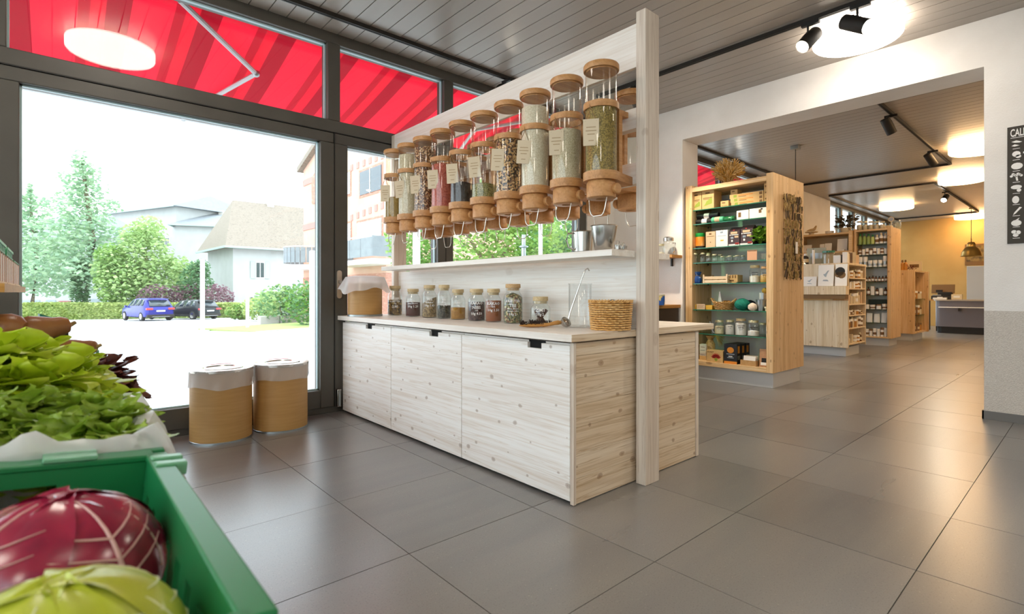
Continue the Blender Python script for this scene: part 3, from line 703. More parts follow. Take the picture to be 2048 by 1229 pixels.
M['wickerd'] = P('wicker_shadow_core', '#7b4f22', .8)
def basket(name, x, y, z, r0, r1, h, label, nst=36, rows=13, mat='wicker'):
    t = thing(name, label, 'basket', (x, y, z))
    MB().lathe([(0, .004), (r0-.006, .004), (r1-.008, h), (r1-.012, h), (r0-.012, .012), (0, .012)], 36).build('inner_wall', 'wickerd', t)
    for j in range(rows):
        zz = .006+(h-.012)*j/(rows-1); rr = r0+(r1-r0)*zz/h
        pts = [((rr+.006*(1 if (i+j) % 2 else -1))*math.cos(2*math.pi*i/nst), (rr+.006*(1 if (i+j) % 2 else -1))*math.sin(2*math.pi*i/nst), zz+.001*math.sin(i*1.7)) for i in range(nst)]
        MB().tube(pts, (h/rows)*.42, 6, True).build('wicker_strand', mat, t)
    m = MB()
    for k in range(40):
        a = 2*math.pi*k/40; b = 2*math.pi*(k+1.5)/40
        m.tube([(r1*math.cos(a), r1*math.sin(a), h-.006), ((r1+.007)*math.cos((a+b)/2), (r1+.007)*math.sin((a+b)/2), h+.005), (r1*math.cos(b)*.97, r1*math.sin(b)*.97, h-.004)], .004, 5)
    m.build('braided_rim', mat, t)
    return t
by = on_x(1221, 640, 2.40)[1]
basket('wicker_basket', 2.40, by, .8842, .105, .118, .165, 'round honey-coloured wicker basket on the worktop beside the post')
sc = thing('measuring_scoop', 'steel scoop handle showing above the rim of the round wicker basket', 'scoop', (2.41, by-.01, .90))
MB().ball((0, 0, .145), .03, .02, .016, 14, 8).build('scoop_bowl', 'steel', sc); MB().cyl((0, 0, .01), (0, 0, .14), .006, n=8).build('handle', 'steel', sc)

def brush(x, y, rz, label, wood_, brist):
    t = thing('hand_brush', label, 'brush', (x, y, .8845), rz, 'hand brushes lying on the worktop')
    MB().ball((0, 0, .012), .085, .022, .011, 18, 8).build('brush_back', wood_, t)
    MB().tube([(.06, 0, .013), (.11, 0, .02), (.135, 0, .026), (.16, 0, .03), (.178, 0, .03)], [.012, .010, .013, .014, .006], 10).build('handle', wood_, t)
    m = MB()
    for i in range(70):
        a = -.075+.14*random.random(); b = random.uniform(-.018, .018)
        m.cyl((a, b, .018), (a+random.uniform(-.012, .012), b*1.3, .04+random.uniform(-.006, .006)), .0022, .0012, 4)
    m.build('bristles', brist, t); return t
M['bwood'] = wood('pear_wood', '#cf9850', '#bf8641', '#9a642b', '#7d4d20', 'x', .5, .2, 2, 0)
M['bwood2'] = wood('beech_handle', '#d5b98c', '#c5a575', '#a58450', '#8a6a3c', 'x', .5, .2, 2, 0)
M['bris'] = P('dark_bristles', '#33231b', .9)
b0 = on_z(1118, 655, .884)
brush(2.20, 2.30, R(-38), 'hand brush with orange-brown wooden back and dark bristles lying at the worktop edge', 'bwood', 'bris')
brush(2.305, 2.335, R(-30), 'hand brush with pale turned handle lying behind the orange-brown brush', 'bwood2', 'bris')

# ------------------------------------------------------------------ things on the rack shelf
def cup(x, y, r0, r1, h, label, handle):
    t = thing('steel_measuring_cup', label, 'cup', (x, y, 1.3385), 0, 'steel measuring cups on the rack shelf')
    MB().lathe([(0, .002), (r0-.004, .002), (r0, .006), (r1, h-.004), (r1+.006, h), (r1+.002, h+.002), (r1-.004, h-.006), (r0-.004, .008), (0, .006)], 36).build('cup_body', 'steel', t)
    if handle:
        MB().tube([((r1)*math.cos(handle), (r1)*math.sin(handle), h*.92), ((r1+.03)*math.cos(handle), (r1+.03)*math.sin(handle), h*.9), ((r1+.042)*math.cos(handle), (r1+.042)*math.sin(handle), h*.6),
          ((r1+.03)*math.cos(handle), (r1+.03)*math.sin(handle), h*.25), ((r0+.004)*math.cos(handle), (r0+.004)*math.sin(handle), h*.12)], .005, 8).build('handle', 'steel', t)
cup(2.39, on_x(1166, 480, 2.39)[1], .052, .062, .125, 'steel measuring cup with a loop handle on the rack shelf', R(150))
cup(2.39, on_x(1208, 480, 2.39)[1], .053, .075, .145, 'conical steel cup without visible handle next to the post on the rack shelf', None)
for i, (px, hh) in enumerate([(1236, .05), (1247, .035)]):
    t = thing('tea_strainer', ['small steel tea strainer beside the conical cup', 'smallest steel strainer on the rack shelf, touching the post'][i], 'strainer', (2.40, on_x(px, 480, 2.40)[1], 1.3385), .4, 'small steel strainers')
    MB().lathe([(0, .002), (.018, .004), (.021, hh*.6), (.018, hh*.62), (.016, .008), (0, .006)], 18).build('strainer_bowl', 'steel', t)
    MB().tube([(.02, 0, hh*.55), (.03, .0, hh), (.012, 0, hh*1.15), (-.02, 0, hh*1.05), (-.03, 0, hh*.4)], .002, 6).build('bail_handle', 'steel', t)
pt = tag(MB().lathe([(0, .002), (.05, .002), (.085, .012), (.087, .016), (.05, .007), (0, .006)], 32).build('stoneware_plate', P('olive_stoneware', '#8a7c58', .4), None, (2.74, on_x(1005, 505, 2.74)[1], 1.3385)), 'small olive stoneware plate on the far-side rack shelf in front of the trees', 'plate')

# ------------------------------------------------------------------ tall glass-shelf unit in the opening
def ys(px, X): return on_x(px, 600, X)[1]
u1 = thing('shelf_unit', 'tall spruce shelf unit with green glass shelves standing in the opening', 'shelf unit', (6.55, 2.98, 0))
def u1b(name, mat, x0, x1, y0, y1, z0, z1, bev=.002): return BX(x0-6.55, x1-6.55, y0-2.98, y1-2.98, z0, z1).build(name, mat, u1, bevel=bev)
u1b('side_panel', 'sp_z', 6.10, 7.01, 2.445, 2.522, .18, 2.46)
u1b('side_panel', 'sp_z', 6.10, 7.01, 3.44, 3.53, .18, 2.46)
u1b('top_board', 'sp_y', 6.10, 7.01, 2.522, 3.44, 2.375, 2.43)
u1b('bottom_board', 'sp_y', 6.10, 7.01, 2.522, 3.44, .18, .232)
u1b('back_panel', 'white', 6.60, 6.615, 2.522, 3.44, .232, 2.375, 0)
u1b('plinth', 'plinth', 6.16, 6.95, 2.47, 3.50, 0, .178)
SZ = [2.145, 1.965, 1.660, 1.475, 1.212, .882, .582]
for z in SZ:
    g = u1b('glass_shelf', 'shelfglass', 6.125, 6.595, 2.524, 3.438, z-.010, z, 0)
    BX(6.121-6.55, 6.125-6.55, 2.524-2.98, 3.438-2.98, z-.010, z).build('polished_edge', 'shelfedge', g)
    for yy in (2.527, 3.433):
        for xx in (6.2, 6.5): BX(xx-.008-6.55, xx+.008-6.55, yy-.004-2.98, yy+.004-2.98, z-.02, z-.0102).build('shelf_pin', 'blackm', u1)

def carton(name, label, cat, pl, pr, z, h, mat, X=6.17, depth=.16, prints=(), group=None, gable=0, rz=0):
    """box on a shelf: its front spans the pixel columns pl..pr at depth X"""
    ya, yb = ys(pl, X), ys(pr, X); w = ya-yb
    t = thing(name, label, cat, (X+depth/2, (ya+yb)/2, z+.0005), rz, group)
    if gable:
        MB().prism([(-depth/2, 0), (depth/2, 0), (depth/2, h-gable), (0, h), (-depth/2+.01, h-gable)], 'y', -w/2+.001, w/2-.001).build('carton_body', mat, t)
    else: BX(-depth/2, depth/2, -w/2+.001, w/2-.001, 0, h).build('carton_body', mat, t, bevel=.001)
    for (a, b, c, d, pm) in prints:
        if isinstance(pm, tuple):
            put_text(pm[0], pm[1], pm[2], t, (-depth/2-.0006, w/2-a*w, c*h), R(-90), 'LEFT')
        else: BX(-depth/2-.0008, -depth/2+.0002, w/2-b*w, w/2-a*w, c*h, d*h).build('print', pm, t)
    return t
def blob(t, name, poly, mat, x, y0, z0, sy, sz):
    MB().prism([(y0-p[0]*sy, z0+p[1]*sz) for p in poly], 'x', x-.0008, x).build(name, mat, t)
HILL = [(0, 0), (1, .25), (1, .9), (.8, 1), (.55, .72), (.35, .6), (.2, .3)]
M['kbox'] = noisy('tan_carton', ['#c8a56b', '#d3b178'], 20, .7)
M['green'] = P('leaf_green_print', '#8ea03c', .7); M['brownp'] = P('brown_print', '#7a5b34', .7)
M['orangep'] = P('orange_print', '#d98a2b', .6); M['greenlid'] = P('bright_green_plastic', '#1f9a42', .35)
M['redp'] = P('red_print', '#b3342b', .6); M['dkbox'] = P('aubergine_carton', '#3d2a30', .5); M['blkbox'] = P('black_carton', '#191819', .4)
M['teal'] = P('teal_yarn', '#0b7d68', .8); M['minttube'] = P('mint_plastic', '#57b98d', .4); M['dgreen'] = P('deep_green_plastic', '#0e6b35', .3)
M['navy'] = noisy('blue_pattern_cloth', ['#123a80', '#1d56a6', '#cfe0ee'], 26, .7, pos=[.35, .6, .68])
M['foil'] = P('beige_card', '#d7b893', .6)
gz = 'products on the top glass shelf'
a = carton('kraft_carton', 'left of two tall kraft cartons with green hill print on the top glass shelf', 'carton', 1384, 1403, SZ[0], .225, 'kbox', 6.16, .20, [(.2, .6, .82, .9, 'brownp'), (.1, .8, .56, .60, 'brownp'), (.1, .7, .50, .53, 'brownp')], gz)
blob(a, 'hill_print', HILL, 'green', -.1005, .045, .03, .09, .08)
a = carton('kraft_carton', 'right of two tall kraft cartons with green hill print on the top glass shelf', 'carton', 1403.6, 1428, SZ[0], .235, 'kbox', 6.16, .20, [(.3, .65, .82, .9, 'brownp'), (.1, .85, .58, .62, 'brownp'), (.1, .85, .52, .55, 'brownp')], gz)
blob(a, 'hill_print', HILL, 'green', -.1005, .055, .04, .11, .1)
carton('kraft_carton', 'small kraft box lying alone right of the tall cartons', 'carton', 1441, 1457, SZ[0], .078, 'kbox', 6.18, .12, [(.2, .6, .6, .8, 'brownp'), (.1, .9, .2, .26, 'brownp')], gz)
for i in range(3):
    carton('long_kraft_carton', ['bottom', 'middle', 'topmost'][i]+' of three long flat kraft cartons stacked on the top shelf', 'carton', 1462-i*1.5, 1527, SZ[0]+.049*i, .048, 'kbox', 6.19+.012*i, .2,
      [(.12, .22, .15, .85, 'green'), (.27, .7, .5, .7, 'orangep'), (.27, .5, .2, .35, 'brownp'), (.88, .96, .15, .8, 'brownp')], gz)
carton('kraft_carton', 'small kraft box sitting on the stacked long cartons', 'carton', 1461, 1475, SZ[0]+.148, .058, 'kbox', 6.22, .12, [(.2, .6, .5, .75, 'brownp')], gz)
for i in range(3):
    carton('kraft_carton', ['bottom', 'middle', 'top'][i]+' kraft cube of the little stack against the side panel', 'carton', 1528, 1536.5, SZ[0]+.072*i, .071, 'kbox', 6.17, .07, [(.25, .7, .4, .65, 'brownp')], gz)

gz = 'products on the second glass shelf'
def roll(name, label, pl, pr, z, r, mat, lab, X=6.22, ends=None, lb=(.4, .62)):
    ya, yb = ys(pl, X), ys(pr, X)
    t = thing(name, label, 'roll', (X, (ya+yb)/2, z+r+.0005), 0, gz); w = (ya-yb)/2
    T = Matrix.Rotation(R(90), 4, 'X')
    MB().lathe([(0, -w), (r*.8, -w), (r, -w+.008), (r, w-.008), (r*.8, w), (0, w)], 24, T).build('roll_body', mat, t)
    MB().lathe([(r+.0005, w-2*w*lb[0]), (r+.0005, w-2*w*lb[1])], 24, Matrix.Rotation(R(-90), 4, 'X')).build('paper_band', lab, t) if False else \
    MB().lathe([(r+.0006, -(w-2*w*lb[0])), (r+.0006, -(w-2*w*lb[1]))], 24, T).build('paper_band', lab, t)
    MB().lathe([(0, -.0005), (r*.35, -.0005), (r*.35, 0), (0, 0)], 14, Matrix.Translation((0, -w, 0)) @ T).build('core_end', 'void', t)
roll('bin_bag_roll', 'lower black roll with white paper band on the second shelf', 1387, 1434, SZ[1], .036, 'black', 'cardw')
roll('bin_bag_roll', 'upper black roll with white paper band lying on the other roll', 1392, 1438, SZ[1]+.071, .036, 'black', 'cardw', 6.24)
roll('bin_bag_roll', 'mint green roll with pale label in front of the black rolls', 1424, 1448, SZ[1], .034, 'minttube', 'foil', 6.16, lb=(.3, .7))
roll('bin_bag_roll', 'deep green roll at the right end of the mint roll', 1448.6, 1470, SZ[1], .030, 'dgreen', 'minttube', 6.165, lb=(.7, .75))
carton('white_box', 'smaller white box with tiny plant drawing on the second shelf', 'box', 1473, 1497, SZ[1], .115, 'cardw', 6.17, .15, [(.15, .38, .3, .8, 'brownp')], gz)
carton('white_box', 'larger white box with flower drawing next to the side panel on the second shelf', 'box', 1498.5, 1537, SZ[1], .12, 'cardw', 6.17, .15, [(.5, .64, .5, .85, 'brownp'), (.6, .7, .8, .95, 'ink')], gz)

gz = 'products on the third glass shelf'
t = thing('orange_can', 'orange canister with green lid at the left end of the third shelf', 'canister', (6.22, ys(1400.5, 6.22), SZ[2]+.0005), 0, gz); r = .055
MB().lathe([(0, 0), (r, 0), (r, .15), (0, .15)], 28).build('can_body', noisy('orange_label', ['#e07a16', '#eda23d', '#f3d9b0'], (9, 9, 4), .4), t)
MB().lathe([(r+.001, .148), (r+.002, .150), (r+.002, .188), (r-.004, .195), (0, .195)], 28).build('lid', 'greenlid', t)
MB().lathe([(r+.0008, .004), (r+.0008, .03)], 28).build('dark_band', 'ink', t)
carton('kraft_carton', 'slim beige carton with round emblem beside the orange canister', 'carton', 1411.5, 1430.5, SZ[2], .20, 'foil', 6.17, .13, [(.35, .6, .8, .9, 'brownp'), (.1, .9, .68, .71, 'brownp'), (.45, .55, .3, .36, 'brownp')], gz)
carton('white_carton', 'white carton with small round emblem and yellow mark on the third shelf', 'carton', 1431.5, 1455.5, SZ[2], .205, 'cardw', 6.17, .14, [(.38, .6, .82, .92, 'zinc'), (.15, .85, .64, .67, 'zinc'), (.4, .66, .34, .42, 'yellow')], gz)
for i, (p0, p1) in enumerate([(1457, 1479), (1480.5, 1505)]):
    carton('gable_carton', ['left', 'right'][i]+' dark aubergine gable-top carton with white print on the third shelf', 'carton', p0, p1, SZ[2], .232+.012*i, 'dkbox', 6.17, .15,
      [(.2, .8, .63, .74, 'foil'), (.1, .2, .55, .6, 'cardw'), (.25, .9, .56, .6, 'cardw'), (.55, .9, .42, .52, 'foil'), (.2, .45, .38, .48, 'zinc'), (.25, .4, .22, .32, 'cardw'), (0, 1, .02, .10, 'cardw'), (.6, .95, .06, .16, 'redp'), (.42, .56, .8, .84, 'redp')], gz, gable=.05)
carton('black_carton', 'plain black carton half hidden behind the leafy green plant', 'carton', 1507, 1524, SZ[2], .23, 'blkbox', 6.32, .14, [], gz)
M['basil'] = noisy('basil_leaf', ['#6f9a2a', '#86b53a', '#4d7a1c'], 20, .5, trl=.25)
def leafy(name, label, cat, loc, n, rad, hgt, ls, mat, group=None, potmat=None):
    t = thing(name, label, cat, loc, 0, group); rnd = random.Random(n)
    if potmat: MB().lathe([(0, 0), (rad*.5, 0), (rad*.6, hgt*.3), (rad*.55, hgt*.3), (0, hgt*.28)], 20).build('pot', potmat, t)
    m = MB(); st = MB()
    for i in range(n):
        a = rnd.uniform(0, 6.28); q = rnd.random()**.6*rad; z = hgt*(.25+.75*rnd.random()); p = Vector((q*math.cos(a), q*math.sin(a), z))
        T = Matrix.Translation(p) @ Matrix.Rotation(a, 4, 'Z') @ Matrix.Rotation(rnd.uniform(-.9, .5), 4, 'Y') @ Matrix.Rotation(rnd.uniform(-.6, .6), 4, 'X')
        s = ls*rnd.uniform(.6, 1.2)
        m.add([(0, 0, 0), (s*.4, -s*.3, .15*s), (s*.4, s*.3, .15*s), (s*.5, 0, 0), (s, 0, -.15*s), (s*.8, -s*.25, .05*s), (s*.8, s*.25, .05*s)], [(0, 1, 3), (0, 3, 2), (1, 5, 3), (3, 5, 4), (3, 4, 6), (2, 3, 6)], T)
        if i % 6 == 0: st.cyl((0, 0, 0), tuple(p), .0025, .0015, 5)
    m.build('leaves', mat, t); st.build('stems', mat, t); return t
leafy('leafy_plant', 'bushy bright green plant at the right end of the third shelf', 'plant', (6.26, ys(1520, 6.26), SZ[2]+.0005), 130, .07, .19, .07, 'basil', gz)

gz = 'empty glass jars on the fourth glass shelf'
def sjar(name, label, X, Y, z, r, h, lid='cork', group=None, fill=None, fh=.6, lines=(), ink='ink', cat='jar', lid_r=None):
    t = thing(name, label, cat, (X, Y, z+.0005), 0, group)
    MB().lathe([(0, .002), (r*.9, .001), (r, .008), (r, h*.72), (r*.8, h*.82), (r*.78, h*.86)], 22).build('glass_body', 'jarglass', t)
    MB().lathe([(0, h*.855), (r*.82, h*.855), (r*.84, h*.86), (r*.84, h*.985), (r*.8, h), (0, h)], 20).build('lid', lid, t)
    if fill: MB().lathe([(0, .004), (r*.94, .004), (r*.94, h*fh-.01), (r*.5, h*fh), (0, h*fh+.004)], 20).build('contents', fill, t)
    zz = h*.62
    for s_, sz in lines:
        put_text(s_, sz, ink, t, (0, 0, zz-sz*.8), R(-90)+math.atan2(Y, X), bend=r+.001); zz -= sz*1.25
    return t
M['goldlid'] = P('pale_gold_lid', '#d8cfa8', .35, .6)
for i, (px, r, h) in enumerate([(1391, .036, .125), (1406.5, .034, .125), (1417, .034, .098), (1430, .034, .10), (1445, .029, .068), (1460, .029, .070), (1475, .029, .070)]):
    for b in range(2):
        sjar('canning_jar', '%s empty glass jar from the left in the %s row of the fourth shelf' % (ORD[i], ['front', 'rear'][b]), 6.18+b*.10, ys(px, 6.18)+.004-b*.02, SZ[3], r, h, 'goldlid', gz)
carton('price_card', 'tilted salmon card standing at the right of the empty jars', 'card', 1494, 1514, SZ[3], .125, P('salmon_card', '#d9a480', .7), 6.17, .006, [(.1, .9, .86, .88, 'brownp')])
bag = tag(crumple(.045, 0, .07, 5, 28, 6, -.025, .008, .008).build('plastic_pouch', 'bag', None, (6.25, ys(1526, 6.25), SZ[3]+.01)), 'crumpled clear pouch at the right end of the fourth shelf', 'pouch')

gz = 'products on the fifth glass shelf'
t = thing('blue_pouch', 'blue and white patterned cloth pouch tied at the middle', 'pouch', (6.22, ys(1394, 6.22), SZ[4]+.0005), 0, gz)
MB().lathe([(0, 0), (.05, 0), (.058, .03), (.055, .07), (.035, .10), (.05, .13), (.054, .15), (.03, .148), (0, .135)], 26, None, lambda a, z: 1+.05*math.sin(9*a)).build('cloth_bag', 'navy', t)
MB().tube([(.036*math.cos(2*math.pi*i/20), .036*math.sin(2*math.pi*i/20), .10) for i in range(20)], .004, 6, True).build('tie_cord', 'twine', t)
carton('dark_carton', 'brown flat pack standing behind the blue pouch', 'carton', 1385, 1395, SZ[4], .20, P('brown_pack', '#6b4c2a', .6), 6.36, .05, [], gz)
t = thing('slatted_crate', 'small pale wooden slatted crate on the fifth shelf', 'crate', (6.28, (ys(1406, 6.16)+ys(1455, 6.16))/2, SZ[4]+.0005), 0, gz)
w = (ys(1406, 6.16)-ys(1455, 6.16))/2; M['crw'] = wood('crate_wood', '#f0d9b8', '#e3c79f', '#c9a877', '#a07d4c', 'y', .6, .2, 1, 0)
for xx in (-.115, .115):
    for z0 in (.006, .05, .0935)[:2]: BX(xx-.004, xx+.004, -w, w, z0, z0+.035).build('slat', 'crw', t)
    for yy in (-w, w-.018): BX(xx-.009, xx+.009, yy, yy+.018, 0, .11).build('corner_post', 'crw', t)
for yy in (-w+.004, w-.012):
    for z0 in (.006, .05): BX(-.11, .11, yy, yy+.008, z0, z0+.035).build('slat', 'crw', t)
BX(-.11, .11, -w, w, 0, .006).build('crate_floor', 'crw', t)
for i in range(3):
    tag(BX(-.09, .09, -.03, .03, 0, .07).build('striped_carton', 'kbox', None, (6.28, t.location.y+.09-i*.075, SZ[4]+.008), bevel=.002), ['left', 'middle', 'right'][i]+' tan carton standing inside the small slatted crate', 'carton', 'cartons in the slatted crate')
carton('striped_carton', 'tan carton with diagonal dark stripes beside the slatted crate', 'carton', 1457, 1475, SZ[4], .10, 'kbox', 6.22, .14, [(.1, .25, .6, .95, 'brownp'), (.4, .55, .6, .95, 'brownp'), (.7, .85, .6, .95, 'brownp'), (.1, .6, .2, .4, 'brownp')], gz)
M['wax1'] = noisy('white_wax_pellets', ['#efe9d8', '#e3dac4'], 90, .6); M['wax2'] = noisy('yellow_wax_pellets', ['#e0b24a', '#d39d33', '#ecc96a'], 90, .6)
sjar('wax_jar', 'glass jar of white wax pellets with black lettering on the fifth shelf', 6.22, ys(1510, 6.22), SZ[4], .062, .205, 'lidw', gz, 'wax1', .42, [('BIENEN', .022), ('WACHS', .02)])
sjar('wax_jar', 'glass jar of yellow wax pellets with black lettering against the side panel', 6.21, ys(1530, 6.21), SZ[4], .052, .19, 'cork', gz, 'wax2', .5, [('BIENEN', .02), ('WACHS', .018)])
pl = tag(MB().lathe([(0, .002), (.05, .002), (.095, .012), (.05, .007), (0, .006)], 28).build('grey_plate', P('grey_dish', '#8d9296', .4), None, (6.21, ys(1488, 6.21), SZ[4]+.0005)), 'flat grey dish in front of the wax jars', 'dish')

gz = 'products on the sixth glass shelf'
carton('soap_bar', 'bright yellow soap bar at the left end of the sixth shelf', 'soap', 1381, 1392, SZ[5], .058, 'yellow', 6.18, .10, [], gz)
carton('price_card', 'small beige price card between the two yellow soap bars', 'card', 1393, 1410, SZ[5], .068, 'foil', 6.16, .004, [(.1, .9, .7, .76, 'brownp'), (.1, .8, .5, .55, 'brownp'), (.1, .9, .3, .35, 'brownp')], gz)
carton('soap_bar', 'pale yellow soap bar right of the small price card', 'soap', 1411, 1424.5, SZ[5], .055, 'yellow', 6.18, .10, [], gz)
bk = basket('bread_basket', 6.27, ys(1448, 6.27), SZ[5]+.0005, .10, .125, .095, 'small pale wicker basket with two end handles on the sixth shelf', 24, 7, 'wicker')
for s_ in (-1, 1): MB().tube([(.02, s_*.115, .09), (.01, s_*.15, .135), (-.02, s_*.16, .14), (-.05, s_*.115, .09)], .007, 6).build('handle', 'wicker', bk)
for i, (dx, dy, a, l) in enumerate([(0, .05, .3, 'tall white card sticking up out of the pale wicker basket'), (.03, -.02, -.5, 'brown wooden comb lying in the pale wicker basket'), (-.02, -.07, .7, 'brown wooden brush head lying in the pale wicker basket')]):
    if i == 0: tag(MB().prism([(-.035, 0), (.035, 0), (.012, .2), (.0, .21)], 'x', -.002, .002).build('gift_card', 'cardw', None, (6.27+dx, ys(1448, 6.27)+dy, SZ[5]+.02)), l, 'card')
    else:
        q = thing('wooden_comb' if i == 1 else 'wooden_brush', l, 'comb' if i == 1 else 'brush', (6.27+dx, ys(1448, 6.27)+dy, SZ[5]+.075), a)
        BX(-.05, .05, -.012, .012, 0, .022).build('wooden_back', 'bwood', q, bevel=.005); BX(-.045, .045, -.004, .004, .022, .04).build('teeth', 'bwood', q)
def yarn(label, px, r, mat, X=6.2, sq=.85):
    t = thing('felt_ball', label, 'ball', (X, ys(px, X), SZ[5]+r*sq+.0005), 0, gz)
    MB().ball((0, 0, 0), r, r, r*sq, 26, 16).build('ball_core', mat, t)
    for k in range(7):
        m = []; T = Matrix.Rotation(k*.45, 4, 'Z') @ Matrix.Rotation(.5+k*.37, 4, 'X')
        m = [tuple(Matrix.Diagonal((1, 1, sq, 1)) @ (T @ Vector(((r+.001)*math.cos(2*math.pi*i/24), (r+.001)*math.sin(2*math.pi*i/24), 0)))) for i in range(24)]
        MB().tube(m, .0028, 5, True).build('yarn_strand', mat, t)
yarn('large teal yarn ball next to the pale wicker basket', 1485, .088, 'teal', 6.24, .8)
yarn('dark blue yarn ball behind the teal and white balls', 1500, .07, P('dark_blue_yarn', '#26303a', .9), 6.40)
yarn('small cream white ball in front of the dark blue ball', 1505, .047, P('cream_yarn', '#e9d8c4', .85), 6.165, .95)
t = thing('zinc_bucket', 'small zinc bucket full of tools at the right of the sixth shelf', 'bucket', (6.22, ys(1523, 6.22), SZ[5]+.0005), 0, gz)
MB().lathe([(0, .003), (.045, .003), (.060, .128), (.064, .132), (.062, .134), (.057, .128), (.043, .008), (0, .008)], 28).build('bucket_wall', 'zinc', t)
MB().tube([(0, .062, .12), (-.03, .05, .06), (-.05, 0, .045), (-.03, -.05, .06), (0, -.062, .12)], .003, 6).build('bail_handle', 'zinc', t)
for i, (a, b, h_, l) in enumerate([(.02, .02, .25, 'white-handled tool leaning left in the zinc bucket'), (-.01, -.015, .24, 'grey scissors-like tool standing in the zinc bucket'), (.01, -.03, .23, 'pale spatula on the right in the zinc bucket')]):
    tag(BX(-.004, .004, -.013, .013, 0, .2).build('kitchen_tool', ['cardw', 'zinc', 'crw'][i], None, (6.22+a, ys(1523, 6.22)+b, SZ[5]+.012), (0, 0, .3*i), bevel=.003), l, 'tool', 'tools in the zinc bucket')
t = thing('dish_brush', 'round bristle dish brush sticking up from the zinc bucket', 'brush', (6.25, ys(1531, 6.25), SZ[5]+.012))
MB().cyl((0, 0, 0), (0, 0, .2), .007).build('handle', 'crw', t); MB().ball((0, 0, .225), .042, .042, .036, 16, 10).build('bristle_head', P('straw_bristle', '#c49a3f', .9), t)
tag(MB().lathe([(0, 0), (.022, 0), (.026, .03), (.034, .034), (.036, .05), (.03, .052), (0, .045)], 22).build('cream_pot', P('cream_glaze', '#e6dcb4', .4), None, (6.165, ys(1535, 6.165), SZ[5]+.0005)), 'tiny cream pot with wide rim in front of the zinc bucket', 'pot')

gz = 'jars of white powder on the seventh glass shelf'
M['pow1'] = noisy('cream_powder', ['#e6dcb6', '#ddd0a4'], 20, .9); M['pow2'] = noisy('white_powder', ['#f3efe8', '#e9e3d9'], 20, .9)
for i, (px, r, h, fh, mt, ln, lb) in enumerate([(1439, .058, .17, .6, 'pow1', [('REINE', .018), ('KERNSEIFE', .014), ('10g 1.', .012)], 'jar of cream powder, leftmost of the four lettered jars on the seventh shelf'),
   (1460, .055, .18, .66, 'pow2', [('SODA', .02), ('10g', .014)], 'jar nearly full of white powder with two lines of lettering, second on the seventh shelf'),
   (1482, .066, .20, .76, 'pow2', [('ZITRONEN', .018), ('SAEURE', .02), ('10g 1.20', .013)], 'tallest lettered jar of white powder with pale lid on the seventh shelf'),
   (1507, .066, .185, .35, 'pow2', [('NATRON', .022), ('10g 1.', .014)], 'jar holding only a low heap of white powder on the seventh shelf')]):
    sjar('powder_jar', lb, 6.22, ys(px, 6.22), SZ[6], r, h, 'goldlid' if i != 2 else 'lidw', gz, mt, fh, ln)
t = thing('steel_spoon', 'long dark spoon leaning left of the lettered jars', 'spoon', (6.2, ys(1425, 6.2), SZ[6]+.0005)); MB().tube([(0, -.01, .012), (0, .01, .06), (0, .035, .15)], .005, 6).build('handle', 'zinc', t); MB().ball((0, -.012, .012), .008, .016, .011).build('bowl', 'zinc', t)
t = thing('pillar_candle', 'slim white candle beside the right side panel on the seventh shelf', 'candle', (6.2, ys(1535, 6.2), SZ[6]+.0005)); MB().cyl((0, 0, 0), (0, 0, .12), .015, n=18).build('wax_body', 'cardw', t); MB().cyl((0, 0, .12), (0, 0, .13), .0015, n=5).build('wick', 'ink', t)
sjar('empty_jar', 'empty clear jar behind the candle on the seventh shelf', 6.36, ys(1525, 6.36), SZ[6], .05, .15, 'goldlid', None)

gz = 'products on the bottom board'; BZ = .2325
carton('white_pack', 'pale lilac paper pack in a brown tray at the left of the bottom board', 'pack', 1399, 1412, BZ, .20, 'cardw', 6.24, .08, [(.2, .8, .8, .83, 'brownp'), (.15, .85, .6, .63, 'zinc'), (.1, .9, .3, .34, 'zinc'), (0, 1, 0, .27, 'kbox')], gz)
t = thing('raffia_bundle', 'shiny pouch with a bundle of raffia straw behind the flower-print carton', 'bundle', (6.33, ys(1421, 6.33), BZ+.0005), 0, gz)
MB().lathe([(0, 0), (.055, 0), (.062, .08), (.058, .20), (.03, .26), (.05, .29), (.06, .31), (0, .30)], 28, None, lambda a, z: 1+.06*math.sin(7*a+z*30)).build('foil_pouch', noisy('gold_pouch', ['#b98a4c', '#d6b077', '#8d6430'], 25, .3), t)
m = MB()
for i in range(60):
    a = random.uniform(-.5, .5); m.tube([(0, 0, .28), (.0+a*.04, -.08, .33+a*.06), (a*.08, -.16+random.uniform(-.02, .03), .29+a*.16-random.random()*.05)], .0016, 4)
m.build('raffia_strands', P('straw', '#cdb06a', .8), t)
t = carton('flower_carton', 'kraft carton with red lotus flower print on the bottom board', 'carton', 1413, 1446, BZ, .145, 'kbox', 6.15, .15, [(.06, .4, .78, .9, ('KUNST', .026, 'brownp'))], gz)
for k in range(9):
    a = R(-70+k*17.5); L = .058; cx = -.018
    MB().prism([(cx+.008*math.sin(a), .045+.008*math.cos(a)), (cx+L*.7*math.sin(a)-.011*math.cos(a), .045+L*.7*math.cos(a)+.011*math.sin(a)), (cx+L*1.25*math.sin(a), .045+L*1.25*math.cos(a)), (cx+L*.7*math.sin(a)+.011*math.cos(a), .045+L*.7*math.cos(a)-.011*math.sin(a))], 'x', -.0765, -.0752).build('petal_print', 'redp', t)
MB().prism([(-.018+.02*math.cos(q), .035+.02*math.sin(q)) for q in [2*math.pi*i/14 for i in range(14)]], 'x', -.0768, -.0752).build('print', 'green', t)
